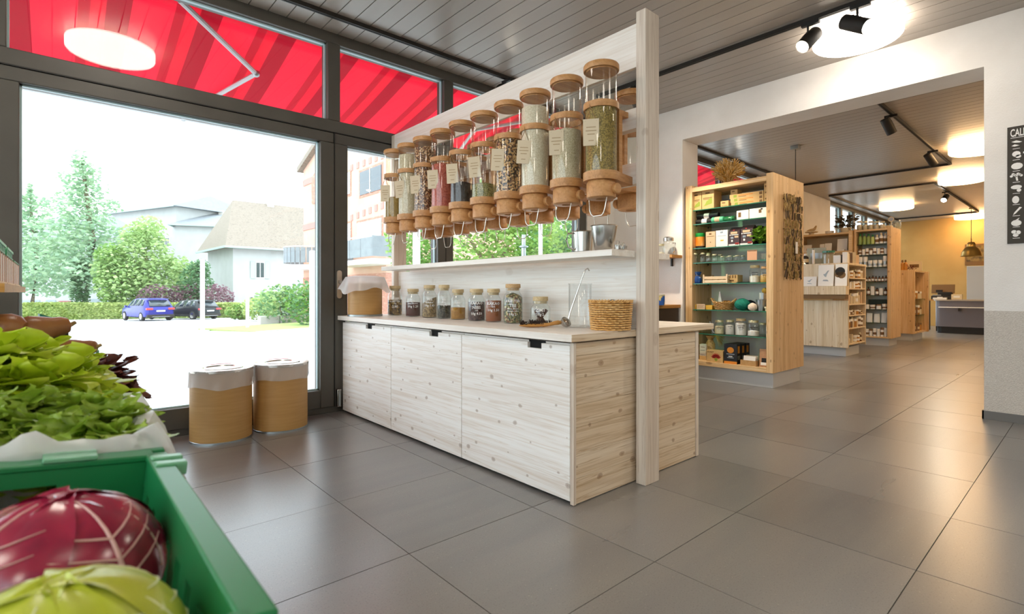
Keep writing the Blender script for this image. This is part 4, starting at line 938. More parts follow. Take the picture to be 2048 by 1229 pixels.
for i in range(3):
    X0 = 6.15+.105*i
    t = thing('black_carton', ['front', 'middle', 'rear'][i]+' of three black cartons with orange sun print on the bottom board', 'carton', (X0+.05, (ys(1448, 6.15)+ys(1474, 6.15))/2-.006*i, BZ+.0005), 0, gz); w = (ys(1448, 6.15)-ys(1474, 6.15))/2
    BX(-.05, .05, -w, w, 0, .24).build('carton_body', 'blkbox', t, bevel=.001)
    BX(-.0512, -.0498, -w, w, 0, .03).build('print', 'orangep', t)
    MB().prism([(.042*math.cos(q), .165+.036*math.sin(q)) for q in [2*math.pi*k/22 for k in range(22)]], 'x', -.0512, -.0498).build('sun_print', 'orangep', t)
    for z0, w2, pm in ((.112, .05, 'zinc'), (.085, .024, 'cardw'), (.068, .04, 'zinc')): BX(-.0512, -.0498, -w2, w2, z0, z0+.01).build('print', pm, t)
    BX(-.03, .02, -w-.0008, -w+.0002, .13, .215).build('print', 'orangep', t); BX(-.034, .034, -w-.0008, -w+.0002, .05, .10).build('print', 'zinc', t)
t = thing('card_tray', 'open brown card tray holding slanted envelopes on the bottom board', 'tray', (6.22, (ys(1481, 6.15)+ys(1512, 6.15))/2, BZ+.0005), 0, gz); w = (ys(1481, 6.15)-ys(1512, 6.15))/2
BX(-.075, .075, -w, w, 0, .004).build('tray_floor', 'kraft2', t)
for q in ((-.075, -.07, -w, w), (.07, .075, -w, w)): BX(q[0], q[1], q[2], q[3], .004, .062).build('tray_wall', 'kraft2', t)
for q in (-w, w-.004): BX(-.07, .07, q, q+.004, .004, .062).build('tray_wall', 'kraft2', t)
for i in range(6):
    tag(BX(-.001, .001, -w*.8, w*.8, 0, .105).build('greeting_envelope', 'cardw' if i % 2 == 0 else 'kraft2', None, (6.165+.017*i, t.location.y, BZ+.008), (0, R(14), R(4*(i % 3)-4))), '%s envelope from the front in the open card tray' % ORD[i], 'envelope', 'envelopes in the card tray')
t = thing('kraft_pouch', 'brown paper pouch with dark and white label against the right side panel', 'pouch', (6.2, ys(1529, 6.2), BZ+.0005), 0, gz)
MB().grid(lambda u, v: ((.03*(1-v*.8))*math.cos(2*math.pi*u), .062*(1-.12*v)*math.sin(2*math.pi*u), .205*v), 24, 8, True).build('paper_body', noisy('pink_kraft', ['#c79a72', '#b98a63'], 30, .7), t)
BX(-.034, -.024, -.035, .022, .045, .10).build('print', 'ink', t, rot=(0, R(5), 0)); BX(-.036, -.026, -.035, .03, .018, .05).build('print', 'cardw', t, rot=(0, R(5), 0))

# bamboo curtain on the near side panel
t = thing('bamboo_curtain', 'dark hanging curtain of short bamboo twigs on the side of the tall shelf', 'curtain', (6.62, 2.441, 1.74))
M['twig'] = noisy('bamboo_twig', ['#6a5230', '#97793f', '#c4a467'], 40, .6); M['twig2'] = noisy('dark_twig', ['#42331f', '#60492b'], 40, .6)
rnd = random.Random(4)
for i in range(11):
    for j in range(10):
        x = -.25+.05*i+rnd.uniform(-.012, .012); z = .47-.1*j+rnd.uniform(-.012, .012); a = rnd.uniform(-.16, .16); L = rnd.uniform(.08, .11)
        MB().tube([(x-a*L*.5, -.012-rnd.random()*.02, z+L*.5), (x, -.015-rnd.random()*.015, z), (x+a*L*.5, -.012-rnd.random()*.02, z-L*.5)], rnd.uniform(.006, .011), 6).build('twig', rnd.choice(['twig', 'twig', 'twig2']), t)
for i in range(6): MB().cyl((-.25+.1*i, -.006, .53), (-.25+.1*i, -.006, -.5), .0018, n=4).build('hanging_string', 'twine', t)
for z in (.45, .1, -.25): MB().cyl((-.27, -.008, z), (.28, -.008, z), .006, n=6).build('cross_stick', 'twig2', t)
BX(-.02, .045, -.052, -.05, -.18, -.04).build('price_tag', 'cardw', t)

# dried bouquet on top
t = thing('dried_bouquet', 'golden dried grass bouquet in a low pot on top of the tall shelf', 'bouquet', (6.42, 3.13, 2.4305))
MB().lathe([(0, 0), (.06, 0), (.075, .06), (.07, .06), (0, .05)], 22).build('pot', P('straw_pot', '#b08a55', .8), t)
M['dry1'] = P('dry_gold_grass', '#d9a950', .7, trl=.2); M['dry2'] = P('dry_pale_grass', '#efd191', .7, trl=.2)
rnd = random.Random(9)
for mt in ('dry1', 'dry2'):
    m = MB()
    for i in range(230):
        a = rnd.uniform(0, 6.28); e = rnd.random()**.6; r1 = .17*e; h = .13+.17*math.sqrt(max(0, 1-(e*.93)**2))*rnd.uniform(.55, 1.1)
        p = Vector((r1*math.cos(a), r1*math.sin(a), h)); da = rnd.uniform(-1, 1); k = p+Vector((.03*math.cos(a+da), .03*math.sin(a+da), rnd.uniform(-.02, .03)))
        m.tube([(.02*math.cos(a), .02*math.sin(a), .04), tuple(p*.55+Vector((0, 0, .03))), tuple(p), tuple(k)], [.002, .002, .0045, .0012], 4)
    m.build('grass_stalks', mt, t)
    m = MB()
    for i in range(260):
        v3 = Vector((rnd.gauss(0, 1), rnd.gauss(0, 1), rnd.gauss(0, 1))).normalized()*rnd.random()**.4
        p = Vector((v3.x*.165, v3.y*.165, .20+v3.z*.12)); q = p+Vector((v3.x*.05+rnd.uniform(-.02, .02), v3.y*.05+rnd.uniform(-.02, .02), .02+v3.z*.04)); k = q+Vector((rnd.uniform(-.03, .03), rnd.uniform(-.03, .03), rnd.uniform(-.025, .01)))
        m.tube([tuple(p), tuple(q), tuple(k)], [.006, .0045, .001], 4)
    m.build('curled_seed_heads', mt, t)

# ------------------------------------------------------------------ units deeper in the back room
def bottle(name, label, X, Y, z, r, h, mat, cap, group, band=None, cat='bottle'):
    t = thing(name, label, cat, (X, Y, z+.0005), 0, group)
    MB().lathe([(0, 0), (r, 0), (r, h*.62), (r*.9, h*.70), (r*.42, h*.78), (r*.42, h*.82)], 16).build('bottle_body', mat, t)
    MB().lathe([(r*.5, h*.80), (r*.5, h*.98), (r*.4, h), (0, h)], 14).build('cap', cap, t)
    if band: MB().lathe([(r+.0012, h*.18), (r+.0012, h*.5)], 16).build('paper_label', band, t)
def canister(name, label, X, Y, z, r, h, mat, cap, group, band=None, cat='canister'):
    t = thing(name, label, cat, (X, Y, z+.0005), 0, group)
    MB().lathe([(0, 0), (r, 0), (r, h*.74), (0, h*.74)], 16).build('canister_body', mat, t)
    MB().lathe([(r*1.04, h*.74), (r*1.04, h*.97), (r*.95, h), (0, h)], 16).build('lid', cap, t)
    if band: MB().lathe([(r+.0012, h*.2), (r+.0012, h*.5)], 16).build('paper_label', band, t)
def pbox(name, label, cat, X, Y, z, d, w, h, mat, group=None, rz=0, rot=None, pm=None):
    o = tag(BX(-d/2, d/2, -w/2, w/2, 0, h).build(name, mat, None, (X, Y, z+.0005), rot or (0, 0, rz), bevel=.002), label, cat, group)
    if pm: BX(-d/2-.001, -d/2, -w*.3, w*.3, h*.35, h*.7).build('print', pm, o)
    return o

# display desk with books
d2 = thing('display_desk', 'pale spruce display desk with a sloping ledge for books and open shelves on its end', 'display unit', (10.5, 3.5, 0))
def d2b(name, mat, x0, x1, y0, y1, z0, z1, bev=.003): return BX(x0-10.5, x1-10.5, y0-3.5, y1-3.5, z0, z1).build(name, mat, d2, bevel=bev)
d2b('plinth', 'plinth', 10.14, 10.86, 2.87, 4.4, 0, .155)
d2b('front_panel', 'pale_z', 10.05, 10.09, 2.81, 4.5, .155, .96)
d2b('ledge_board', 'pale_z', 9.93, 10.09, 2.81, 4.5, 1.06, 1.205)
d2b('ledge_underside', 'brownp', 9.94, 10.09, 2.82, 4.5, .985, 1.06)
d2b('display_back', 'pale_z', 10.05, 10.09, 2.81, 4.5, 1.205, 1.60)
d2b('inner_back', 'pale_z', 10.09, 11.02, 3.05, 3.08, .155, 1.58)
d2b('top_board', 'pale_z', 10.09, 11.05, 2.81, 4.5, 1.565, 1.60)
d2b('rear_post', 'pale_z', 11.02, 11.05, 2.81, 3.08, .155, 1.565)
ZS2 = [1.353, 1.17, .90, .708, .49, .22]
for z in ZS2: d2b('shelf_board', 'pale_z', 10.09, 11.02, 2.812, 3.05, z-.022, z)
M['cream'] = P('cream_pack', '#d9c7a2', .6); M['amber'] = P('amber_glass', '#5a3413', .2); M['honey'] = P('honey_jar', '#b57b2c', .25); M['browncan'] = P('brown_tin', '#7b5b3a', .5)
M['whitecan'] = P('white_can', '#ecebe6', .4); M['greenb'] = P('sage_green_bottle', '#8ba255', .35); M['kiwi'] = P('pale_green_bottle', '#b9c877', .4)
rnd = random.Random(12)
for si, z in enumerate(ZS2):
    n = [6, 8, 6, 7, 7, 5][si]
    for i in range(n):
        x = 10.16+.82*(i+.5)/n; h = (.15, .115, .19, .085, .17, .14)[si]*rnd.uniform(.75, 1.1); r = min(.042, .4/n)
        lb = '%s item from the left on the %s end shelf of the book display desk' % (ORD[i], ['topmost', 'second', 'third', 'fourth', 'fifth', 'lowest'][si]); gr = 'small goods on the desk end shelves'
        q = rnd.random()
        if q < .4: canister('small_jar', lb, x, 2.87, z, r, h, rnd.choice([M['cream'], M['honey'], M['browncan']]), 'cardw', gr, 'cardw' if q < .2 else None, 'jar')
        elif q < .7: bottle('small_bottle', lb, x, 2.87, z, r*.8, h, rnd.choice([M['amber'], M['cream']]), 'goldlid', gr, 'cream')
        else: pbox('small_box', lb, 'box', x, 2.88, z, r*1.5, .07, h, rnd.choice(['cream', 'foil', 'cardw']), gr)
def book(label, pl, pr, h, pr_mat, lean=7):
    X = 9.985; ya, yb = ys(pl, X), ys(pr, X); w = ya-yb
    t = thing('picture_book', label, 'book', (X, (ya+yb)/2, 1.2055), 0, 'picture books on the display desk', rot=(0, R(lean), 0))
    BX(-.012, 0, -w/2, w/2, 0, h).build('cover', 'cardw', t, bevel=.001)
    if pr_mat == 'bird':
        MB().prism([(w*.18, h*.55), (w*.05, h*.58), (-w*.1, h*.72), (-w*.2, h*.74), (-w*.06, h*.55), (-w*.02, h*.42), (w*.08, h*.45)], 'x', -.013, -.012).build('drawing', 'zinc', t)
        MB().prism([(w*.2, h*.24), (-w*.2, h*.22), (-w*.1, h*.30), (w*.15, h*.30)], 'x', -.013, -.012).build('drawing', 'zinc', t)
    else:
        for (yy, zz, r) in ((.05, .66, .075), (.12, .52, .05), (-.02, .5, .06)): MB().prism([(yy*w*2+r*math.cos(q), zz*h+r*math.sin(q)) for q in [2*math.pi*k/14 for k in range(14)]], 'x', -.013, -.0119-.0001).build('drawing', 'brownp' if r < .07 else 'ink', t)
book('low landscape book with a bird drawing at the left of the display ledge', 1606, 1633, .17, 'bird')
book('tall white book with a blue-grey bird drawing in the middle of the display ledge', 1636, 1667, .37, 'bird')
book('tall cream book with a dark sketch at the right of the display ledge', 1670, 1694, .375, 'dark')
# things on top of the desk
gz = 'things standing on top of the display desk'
bottle('small_bottle', 'dark bottle with white blossom cap at the left end of the desk top', 10.2, ys(1611, 10.2), 1.60, .05, .2, 'black', 'cardw', gz, 'cream')
pbox('grey_board', 'grey upright board with tiny dark emblem on the desk top', 'board', 10.35, ys(1633, 10.35), 1.60, .02, .32, .30, P('grey_card', '#a9a68f', .7), gz, pm='zinc')
t = thing('taper_candle', 'thin white candle standing in front of the grey board', 'candle', (10.22, ys(1627, 10.22), 1.6005), 0, gz); MB().cyl((0, 0, 0), (0, 0, .26), .02, n=14).build('wax_body', 'cardw', t); MB().cyl((0, 0, .26), (0, 0, .28), .003, n=5).build('wick', 'ink', t)
sjar('green_glass_jar', 'wide greenish glass jar on the desk top', 10.4, ys(1657, 10.4), 1.60, .12, .24, 'shelfedge', gz, None, .5)
for i, px in enumerate((1671, 1678)): pbox('white_tin', ['left', 'right'][i]+' of two narrow white packs beside the green glass jar', 'pack', 10.2, ys(px, 10.2), 1.60, .05, .055, .14, 'whitecan', gz)
pbox('dark_pack', 'dark narrow pack right of the two white packs', 'pack', 10.25, ys(1684, 10.25), 1.60, .05, .05, .15, 'blkbox', gz)
pbox('white_carton', 'taller pinkish white carton near the desk corner', 'carton', 10.22, ys(1691, 10.22), 1.60, .07, .075, .19, 'cardw', gz)
for i in range(4): pbox('card_pack', '%s cream pack from the left along the desk end on the top board' % ORD[i], 'pack', 10.3+.17*i, 2.9, 1.60, .06, .07, .17+.02*(i % 3), ['cream', 'browncan', 'cream', 'foil'][i], 'cream packs on the desk corner', rz=.3*i)

# tall bottle shelf with the orange-brown side
u3 = thing('bottle_shelf', 'tall spruce shelf of white bottles and jars with orange-brown side panel', 'shelf unit', (13.05, 3.12, 0))
def u3b(name, mat, x0, x1, y0, y1, z0, z1): return BX(x0-13.05, x1-13.05, y0-3.12, y1-3.12, z0, z1).build(name, mat, u3, bevel=.003)
u3b('plinth', 'plinth', 12.73, 13.35, 2.84, 3.42, 0, .158)
u3b('side_panel', 'sp_z', 12.67, 13.45, 2.79, 2.855, .16, 2.43)
u3b('side_panel', 'sp_z', 12.67, 13.45, 3.40, 3.44, .16, 2.43)
u3b('top_board', 'sp_y', 12.67, 13.45, 2.855, 3.40, 2.37, 2.405)
u3b('bottom_board', 'sp_y', 12.67, 13.45, 2.855, 3.40, .16, .19)
u3b('back_panel', 'white', 13.1, 13.12, 2.855, 3.40, .19, 2.37)
ZS3 = [2.10, 1.88, 1.624, 1.316, 1.038, .75, .473, .19]
for z in ZS3[:-1]: u3b('glass_shelf', 'shelfglass', 12.70, 13.1, 2.857, 3.398, z-.012, z)
rows = [(7, 'greenb', .21), (8, 'whitecan', .13), (6, 'whitecan', .2), (9, 'amber', .13), (7, 'amber', .17), (5, 'whitecan', .10), (4, 'bagw', .19), (8, 'whitecan', .17)]
M['bagw'] = P('white_pouch', '#e6e7e6', .4)
rn = ['topmost', 'second', 'third', 'fourth', 'fifth', 'sixth', 'seventh', 'lowest']
for si, (n, mt, h) in enumerate(rows):
    for i in range(n):
        y = 3.385-.52*(i+.5)/n; hh = h*rnd.uniform(.85, 1.12); r = min(.045, .235/n)
        lb = '%s container from the left on the %s shelf of the tall bottle unit' % (ORD[i], rn[si]); gr = 'cosmetics on the tall bottle unit'; z = ZS3[si]; X = 12.76
        if si == 0: bottle('cosmetic_bottle', lb, X, y, z, r, hh, 'greenb' if i < 3 else ('kiwi' if i == 3 else 'whitecan'), 'dgreen' if i < 4 else 'cream', gr, None if i < 4 else 'brownp')
        elif si in (1, 7, 5): canister('cosmetic_jar', lb, X, y, z, r, hh, 'whitecan', 'cardw' if i % 3 else 'browncan', gr, 'browncan' if (i+si) % 2 else None, 'jar')
        elif si == 2: canister('cosmetic_jar', lb, X, y, z, r, h*(1.1 if i in (0, 1, 5) else .7), 'whitecan', 'cardw', gr, 'zinc', 'jar')
        elif si in (3, 4):
            if si == 4 and i in (3, 5): pbox('cosmetic_box', lb, 'box', X, y, z, .05, .06, hh, 'whitecan', gr)
            else: bottle('cosmetic_bottle', lb, X, y, z, r*.85, hh, 'amber', 'black', gr, 'whitecan')
        else:
            t = thing('refill_pouch', lb, 'pouch', (X+.03, y, z+.0005), 0, gr)
            MB().grid(lambda u, v: ((.035*(1-v*.85))*math.cos(2*math.pi*u), .056*(1-.1*v)*math.sin(2*math.pi*u), hh*v), 18, 6, True).build('pouch_body', 'bagw', t); BX(-.004, .004, -.05, .05, hh-.004, hh+.012).build('seal_strip', 'cardw', t)
pbox('green_board', 'dark green board standing behind the sixth row of the bottle unit', 'board', 12.95, 3.06, .75, .01, .38, .2, P('dark_green_board', '#2e3a2a', .6))
# hutch beside it
u5 = thing('card_hutch', 'pale wall hutch with a row of greeting cards left of the bottle shelf', 'shelf unit', (12.9, 4.0, 0))
def u5b(name, mat, x0, x1, y0, y1, z0, z1): return BX(x0-12.9, x1-12.9, y0-4.0, y1-4.0, z0, z1).build(name, mat, u5, bevel=.003)
u5b('side_panel', 'sp_y', 12.60, 13.2, 3.455, 3.52, .16, 2.41); u5b('side_panel', 'sp_y', 12.60, 13.2, 4.50, 4.56, .16, 2.41)
u5b('top_board', 'sp_y', 12.60, 13.2, 3.52, 4.50, 2.34, 2.38); u5b('shelf_board', 'sp_y', 12.60, 13.2, 3.52, 4.50, 1.95, 1.985)
u5b('back_panel', 'cream', 13.1, 13.12, 3.52, 4.50, .16, 2.34); u5b('front_panel', 'cream', 12.66, 12.69, 3.52, 4.50, .16, 1.95); u5b('plinth', 'plinth', 12.7, 13.1, 3.48, 4.5, 0, .16)
gz = 'greeting cards in the pale hutch'
for i, (pl, pr, h, l) in enumerate([(1606, 1623, .18, 'square card with a tiny drawing at the left of the hutch shelf'), (1639, 1648, .18, 'narrow white card in the middle of the hutch shelf'), (1649, 1663, .19, 'square white card right of the narrow one in the hutch'), (1674, 1694, .27, 'large blank cream card leaning at the right of the hutch shelf')]):
    X = 12.72; ya, yb = ys(pl, X), ys(pr, X)
    o = pbox('greeting_card', l, 'card', X, (ya+yb)/2, 1.985, .006, ya-yb, h, 'cardw', gz, rot=(0, R(8), 0))
    if i == 0: BX(-.0045, -.0035, -.03, .02, .05, .1).build('print', 'redp', o)
pbox('card_stack', 'flat pile of white cards lying between the cards in the hutch', 'card stack', 12.8, ys(1631, 12.8), 1.985, .15, .16, .05, 'cardw')
pbox('white_tray', 'low white tray in front of the large blank card', 'tray', 12.68, ys(1683, 12.68), 1.985, .1, .12, .03, 'whitecan')
# things on top of hutch and bottle shelf
t = thing('wooden_bird', 'carved wooden bird on a small round stand on top of the hutch', 'figurine', (12.75, ys(1623, 12.75), 2.3805))
MB().lathe([(0, 0), (.055, 0), (.05, .055), (.13, .06), (.13, .08), (0, .085)], 24).build('stand', 'cream', t)
MB().prism([(.11, .10), (.02, .095), (-.05, .095), (-.09, .12), (-.11, .20), (-.09, .21), (-.04, .15), (.02, .14), (.06, .125)], 'x', -.02, .02).build('bird_body', 'bwood2', t, bevel=.008)
tag(MB().lathe([(0, 0), (.08, 0), (.085, .06), (.08, .06), (0, .02)], 22).build('white_bowl', P('white_porcelain', '#f6efdf', .3), None, (12.75, ys(1659, 12.75), 2.3805)), 'small white bowl on top of the hutch', 'bowl')  # bowl in one even warm white
for i, px in enumerate((1672, 1679)): sjar('clear_jar', ['left', 'right'][i]+' little clear jar between bowl and plant on the hutch top', 12.72, ys(px, 12.72), 2.38, .04, .1, 'goldlid', 'little jars on the hutch top')
leafy('potted_lavender', 'dark bushy potted plant in a white pot on top of the hutch', 'plant', (12.75, ys(1692, 12.75), 2.3805), 160, .17, .34, .09, noisy('dark_dry_leaf', ['#4a4030', '#62563f', '#2f2a20'], 25, .8), None, 'cream')
M['glassw'] = M['jarglass']
for i in range(5):
    sjar('storage_jar', '%s large glass storage jar from the left on top of the bottle shelf' % ORD[i], 12.8, 3.37-.1*i, 2.405, .052, .2-.012*i, ['cream', 'goldlid'][i % 2], 'storage jars on the bottle shelf top', 'cream', .6)
bw = tag(MB().lathe([(0, 0), (.09, 0), (.12, .05), (.12, .09), (.115, .09), (.11, .05), (0, .02)], 26).build('cream_bowl', P('cream_enamel', '#ddd0ae', .4), None, (13.15, 2.98, 2.4055)), 'cream enamel bowl behind the storage jars on the bottle shelf', 'bowl')
t = thing('magnifier_mirror', 'small round mirror on a stem at the corner of the bottle shelf top', 'mirror', (12.85, 2.83, 2.4305)); MB().cyl((0, 0, 0), (0, 0, .12), .008).build('stem', 'cream', t)
MB().tube([(0, .045*math.cos(q), .165+.045*math.sin(q)) for q in [2*math.pi*i/18 for i in range(18)]], .008, 6, True).build('ring', 'cream', t); MB().cyl((-.004, 0, .165), (.004, 0, .165), .042, n=18).build('mirror_glass', 'steel', t)
tag(MB().lathe([(0, .002), (.075, .002), (.085, .05), (.085, .15), (.075, .17), (.07, .165), (.078, .05), (0, .01)], 24).build('glass_vase', 'jarglass', None, (13.25, 2.83, 2.4305)), 'rounded clear vase at the outer corner of the bottle shelf top', 'vase')

# low shelf
u4 = thing('low_shelf', 'low yellowish spruce shelf unit in front of the checkout', 'shelf unit', (15.0, 3.05, 0))
def u4b(name, mat, x0, x1, y0, y1, z0, z1): return BX(x0-15, x1-15, y0-3.05, y1-3.05, z0, z1).build(name, mat, u4, bevel=.003)
u4b('plinth', 'plinth', 14.5, 15.5, 2.8, 3.35, 0, .165); u4b('front_panel', 'sp_z', 14.42, 14.47, 2.74, 3.4, .165, 1.60); u4b('rear_panel', 'sp_z', 15.55, 15.68, 2.70, 3.4, .165, 1.59)
u4b('top_board', 'sp_y', 14.47, 15.55, 2.76, 3.4, 1.56, 1.59); u4b('inner_back', 'sp_z', 14.47, 15.55, 3.1, 3.12, .2, 1.56); u4b('bottom_board', 'sp_y', 14.47, 15.55, 2.74, 3.4, .165, .2)
for z in (.95, .58): u4b('glass_shelf', 'shelfglass', 14.47, 15.55, 2.76, 3.1, z-.012, z)
for si, z in enumerate((.95, .58, .2)):
    for i in range(5):
        canister('storage_tin', '%s tin from the left on the %s shelf of the low unit' % (ORD[i], ['upper', 'middle', 'bottom'][si]), 14.6+.2*i, 2.86, z, .065, .2*rnd.uniform(.8, 1.25), rnd.choice(['amber', 'browncan', 'cream', 'honey']), rnd.choice(['cardw', 'brownp']), 'tins on the low unit', 'cream' if i % 2 else None, 'tin')
gz = 'things on top of the low unit'
for i, px in enumerate((1805, 1811)): bottle('tall_bottle', ['left', 'right'][i]+' of two slim brown bottles on the low unit', 14.6, ys(px, 14.6), 1.60 if False else 1.59, .04, .25, 'honey', 'brownp', gz)
pbox('picture_card', 'framed cream card standing on the low unit', 'card', 14.9, ys(1829, 14.9), 1.59, .02, .28, .22, 'cream', gz, pm='brownp')
for i, px in enumerate((1819, 1825)): leafy('dried_flower', ['left', 'right'][i]+' small dried flower bunch in front of the cream card', 'flowers', (14.62, ys(px, 14.62), 1.5905), 30, .05, .12, .04, noisy('dried_petal%d' % i, ['#8a4b2a', '#5d3019'], 20, .8), gz)

# checkout
co = thing('checkout_counter', 'grey-violet checkout counter with rounded corner and white bag rail', 'counter', (18.4, 1.9, 0))
M['greyv'] = P('grey_violet_laminate', '#6d6a72', .35)
fr_ = [(-.46+.12-.12*math.cos(q), 1.07-.12+.12*math.sin(q)) for q in [math.pi/2*i/8 for i in range(9)]]
body = fr_+[(.4, 1.07), (.4, -1.1), (-.46, -1.1)]
MB().prism(body, 'z', .18, .87).build('counter_body', 'greyv', co)
MB().prism([(x*1.0+.05, y-.06) if False else (x+.04 if x < 0 else x, y-.03) for x, y in body], 'z', 0, .18).build('kickboard', 'blkbox', co)
MB().prism([(x-.03 if x < 0 else x, y+.03 if y > 0 else y) for x, y in body], 'z', .87, .905).build('counter_top', P('beige_counter_top', '#a99f90', .4), co)
BX(-.58, -.50, -1.0, .98, .685, .71).build('bag_rail', 'white', co, bevel=.008)
for y in (.55, -.3): BX(-.56, -.46, y-.02, y+.02, .6, .685).build('rail_bracket', 'blackm', co)
sd = thing('side_table', 'narrow brown side table behind the left end of the checkout', 'table', (19.1, 3.2, 0))
BX(-.3, .3, -.16, .16, .86, .9).build('table_top', 'bwood', sd)
for a in (-.27, .27):
    for b in (-.13, .13): BX(a-.02, a+.02, b-.02, b+.02, 0, .86).build('leg', 'blackm', sd)
rg = thing('cash_register', 'dark cash register with receipt printer on the checkout counter', 'cash register', (18.3, ys(1885, 18.3), .9055))
BX(-.18, .2, -.22, .22, 0, .10).build('drawer', 'blackm', rg, bevel=.01); BX(-.05, .18, -.2, .1, .10, .2).build('printer', 'black', rg, bevel=.01)
BX(.0, .03, -.25, .25, .17, .42).build('screen', 'brownp', rg, rot=(0, R(12), 0), bevel=.008)
BX(-.1, -.02, .02, .2, .10, .13).build('keypad', 'zinc', rg); BX(-.02, .02, .0, .14, .2, .26).build('display_pole', 'black', rg)
for i in range(3): pbox('leaflet_pile', ['left', 'middle', 'right'][i]+' pile of white leaflets in front of the cash register', 'leaflets', 18.02, ys(1871+i*9, 18.02), .905, .12, .1, .05+.02*(i % 2), 'cardw', 'leaflets at the checkout')
pbox('white_box', 'small white box right of the cash register', 'box', 18.15, ys(1914, 18.15), .905, .12, .22, .14, 'cream', pm='cardw')
pf = thing('wall_cabinet', 'dark framed picture high on the beige back wall near the edge of the opening', 'picture', (21.56, 2.52, 1.95)); BX(-.0, .035, -.3, .3, 0, .66).build('frame', 'brownp', pf); BX(-.006, 0, -.26, .26, .12, .6).build('picture', noisy('dark_print', ['#4a3a22', '#8d7440', '#2d2416'], 6, .5), pf)
gc = thing('grey_cupboard', 'tall grey cupboard against the beige back wall behind the checkout', 'cupboard', (21.25, 2.2, 0)); BX(-.3, .3, -.5, .5, .05, 1.9).build('body', 'plinth', gc, bevel=.01)
for s_ in (-1, 1): d = BX(-.32, -.301, -.49 if s_ < 0 else .005, -.005 if s_ < 0 else .49, .07, 1.88).build('door', 'plinth', gc); BX(-.34, -.321, s_*.05-.01, s_*.05+.01, .95, 1.1).build('handle', 'zinc', d)
BX(-.28, .28, -.46, .46, 0, .05).build('foot', 'blackm', gc)

# corner behind the post: wall shelf and low wooden top
ws = thing('wall_shelf', 'short dark wooden wall shelf behind the post carrying a glass jug', 'shelf', (5.95, 4.05, 1.54)); BX(-.12, .118, -.49, .56, 0, .036).build('board', 'bwood', ws)
for y in (-.35, .4): BX(.09, .118, y-.01, y+.01, -.1, 0).build('bracket', 'blackm', ws)
jx = 5.93
t = thing('glass_jug', 'clear glass jug with flat steel lid on the wall shelf behind the post', 'jug', (jx, ys(1337, jx), 1.5765)); MB().lathe([(0, .003), (.07, .002), (.078, .02), (.078, .14), (.06, .17), (.062, .185)], 28).build('glass_body', 'jarglass', t)
MB().lathe([(0, .18), (.066, .18), (.066, .22), (.05, .235), (0, .235)], 24).build('lid', 'steel', t); MB().tube([(-.02, -.074, .15), (-.03, -.115, .15), (-.03, -.118, .05), (-.02, -.076, .03)], .006, 8).build('handle', 'steel', t)
sjar('small_glass', 'little patterned glass left of the jug on the wall shelf', jx, ys(1322, jx), 1.576, .05, .15, 'goldlid', None, 'wax1', .3)
lc = thing('low_sideboard', 'dark low sideboard with a wooden top behind the post', 'sideboard', (5.75, 4.1, 0)); BX(-.3, .3, -.5, .5, 0, .9).build('body', P('dark_brown_front', '#3a2c22', .5), lc); BX(-.32, .315, -.52, .53, .9, .94).build('wooden_top', 'bwood', lc)
tn = thing('blue_tin', 'small blue and yellow printed tin on the low sideboard', 'tin', (5.6, ys(1322, 5.6), .9405)); MB().lathe([(0, 0), (.045, 0), (.045, .115), (0, .115)], 24).build('tin_body', noisy('blue_yellow_print', ['#1b4f9c', '#2a63b5', '#e3c33a', '#f0ece0'], 18, .4, pos=[.3, .52, .58, .7]), tn); MB().lathe([(.046, .113), (.047, .13), (0, .132)], 24).build('lid', 'goldlid', tn)

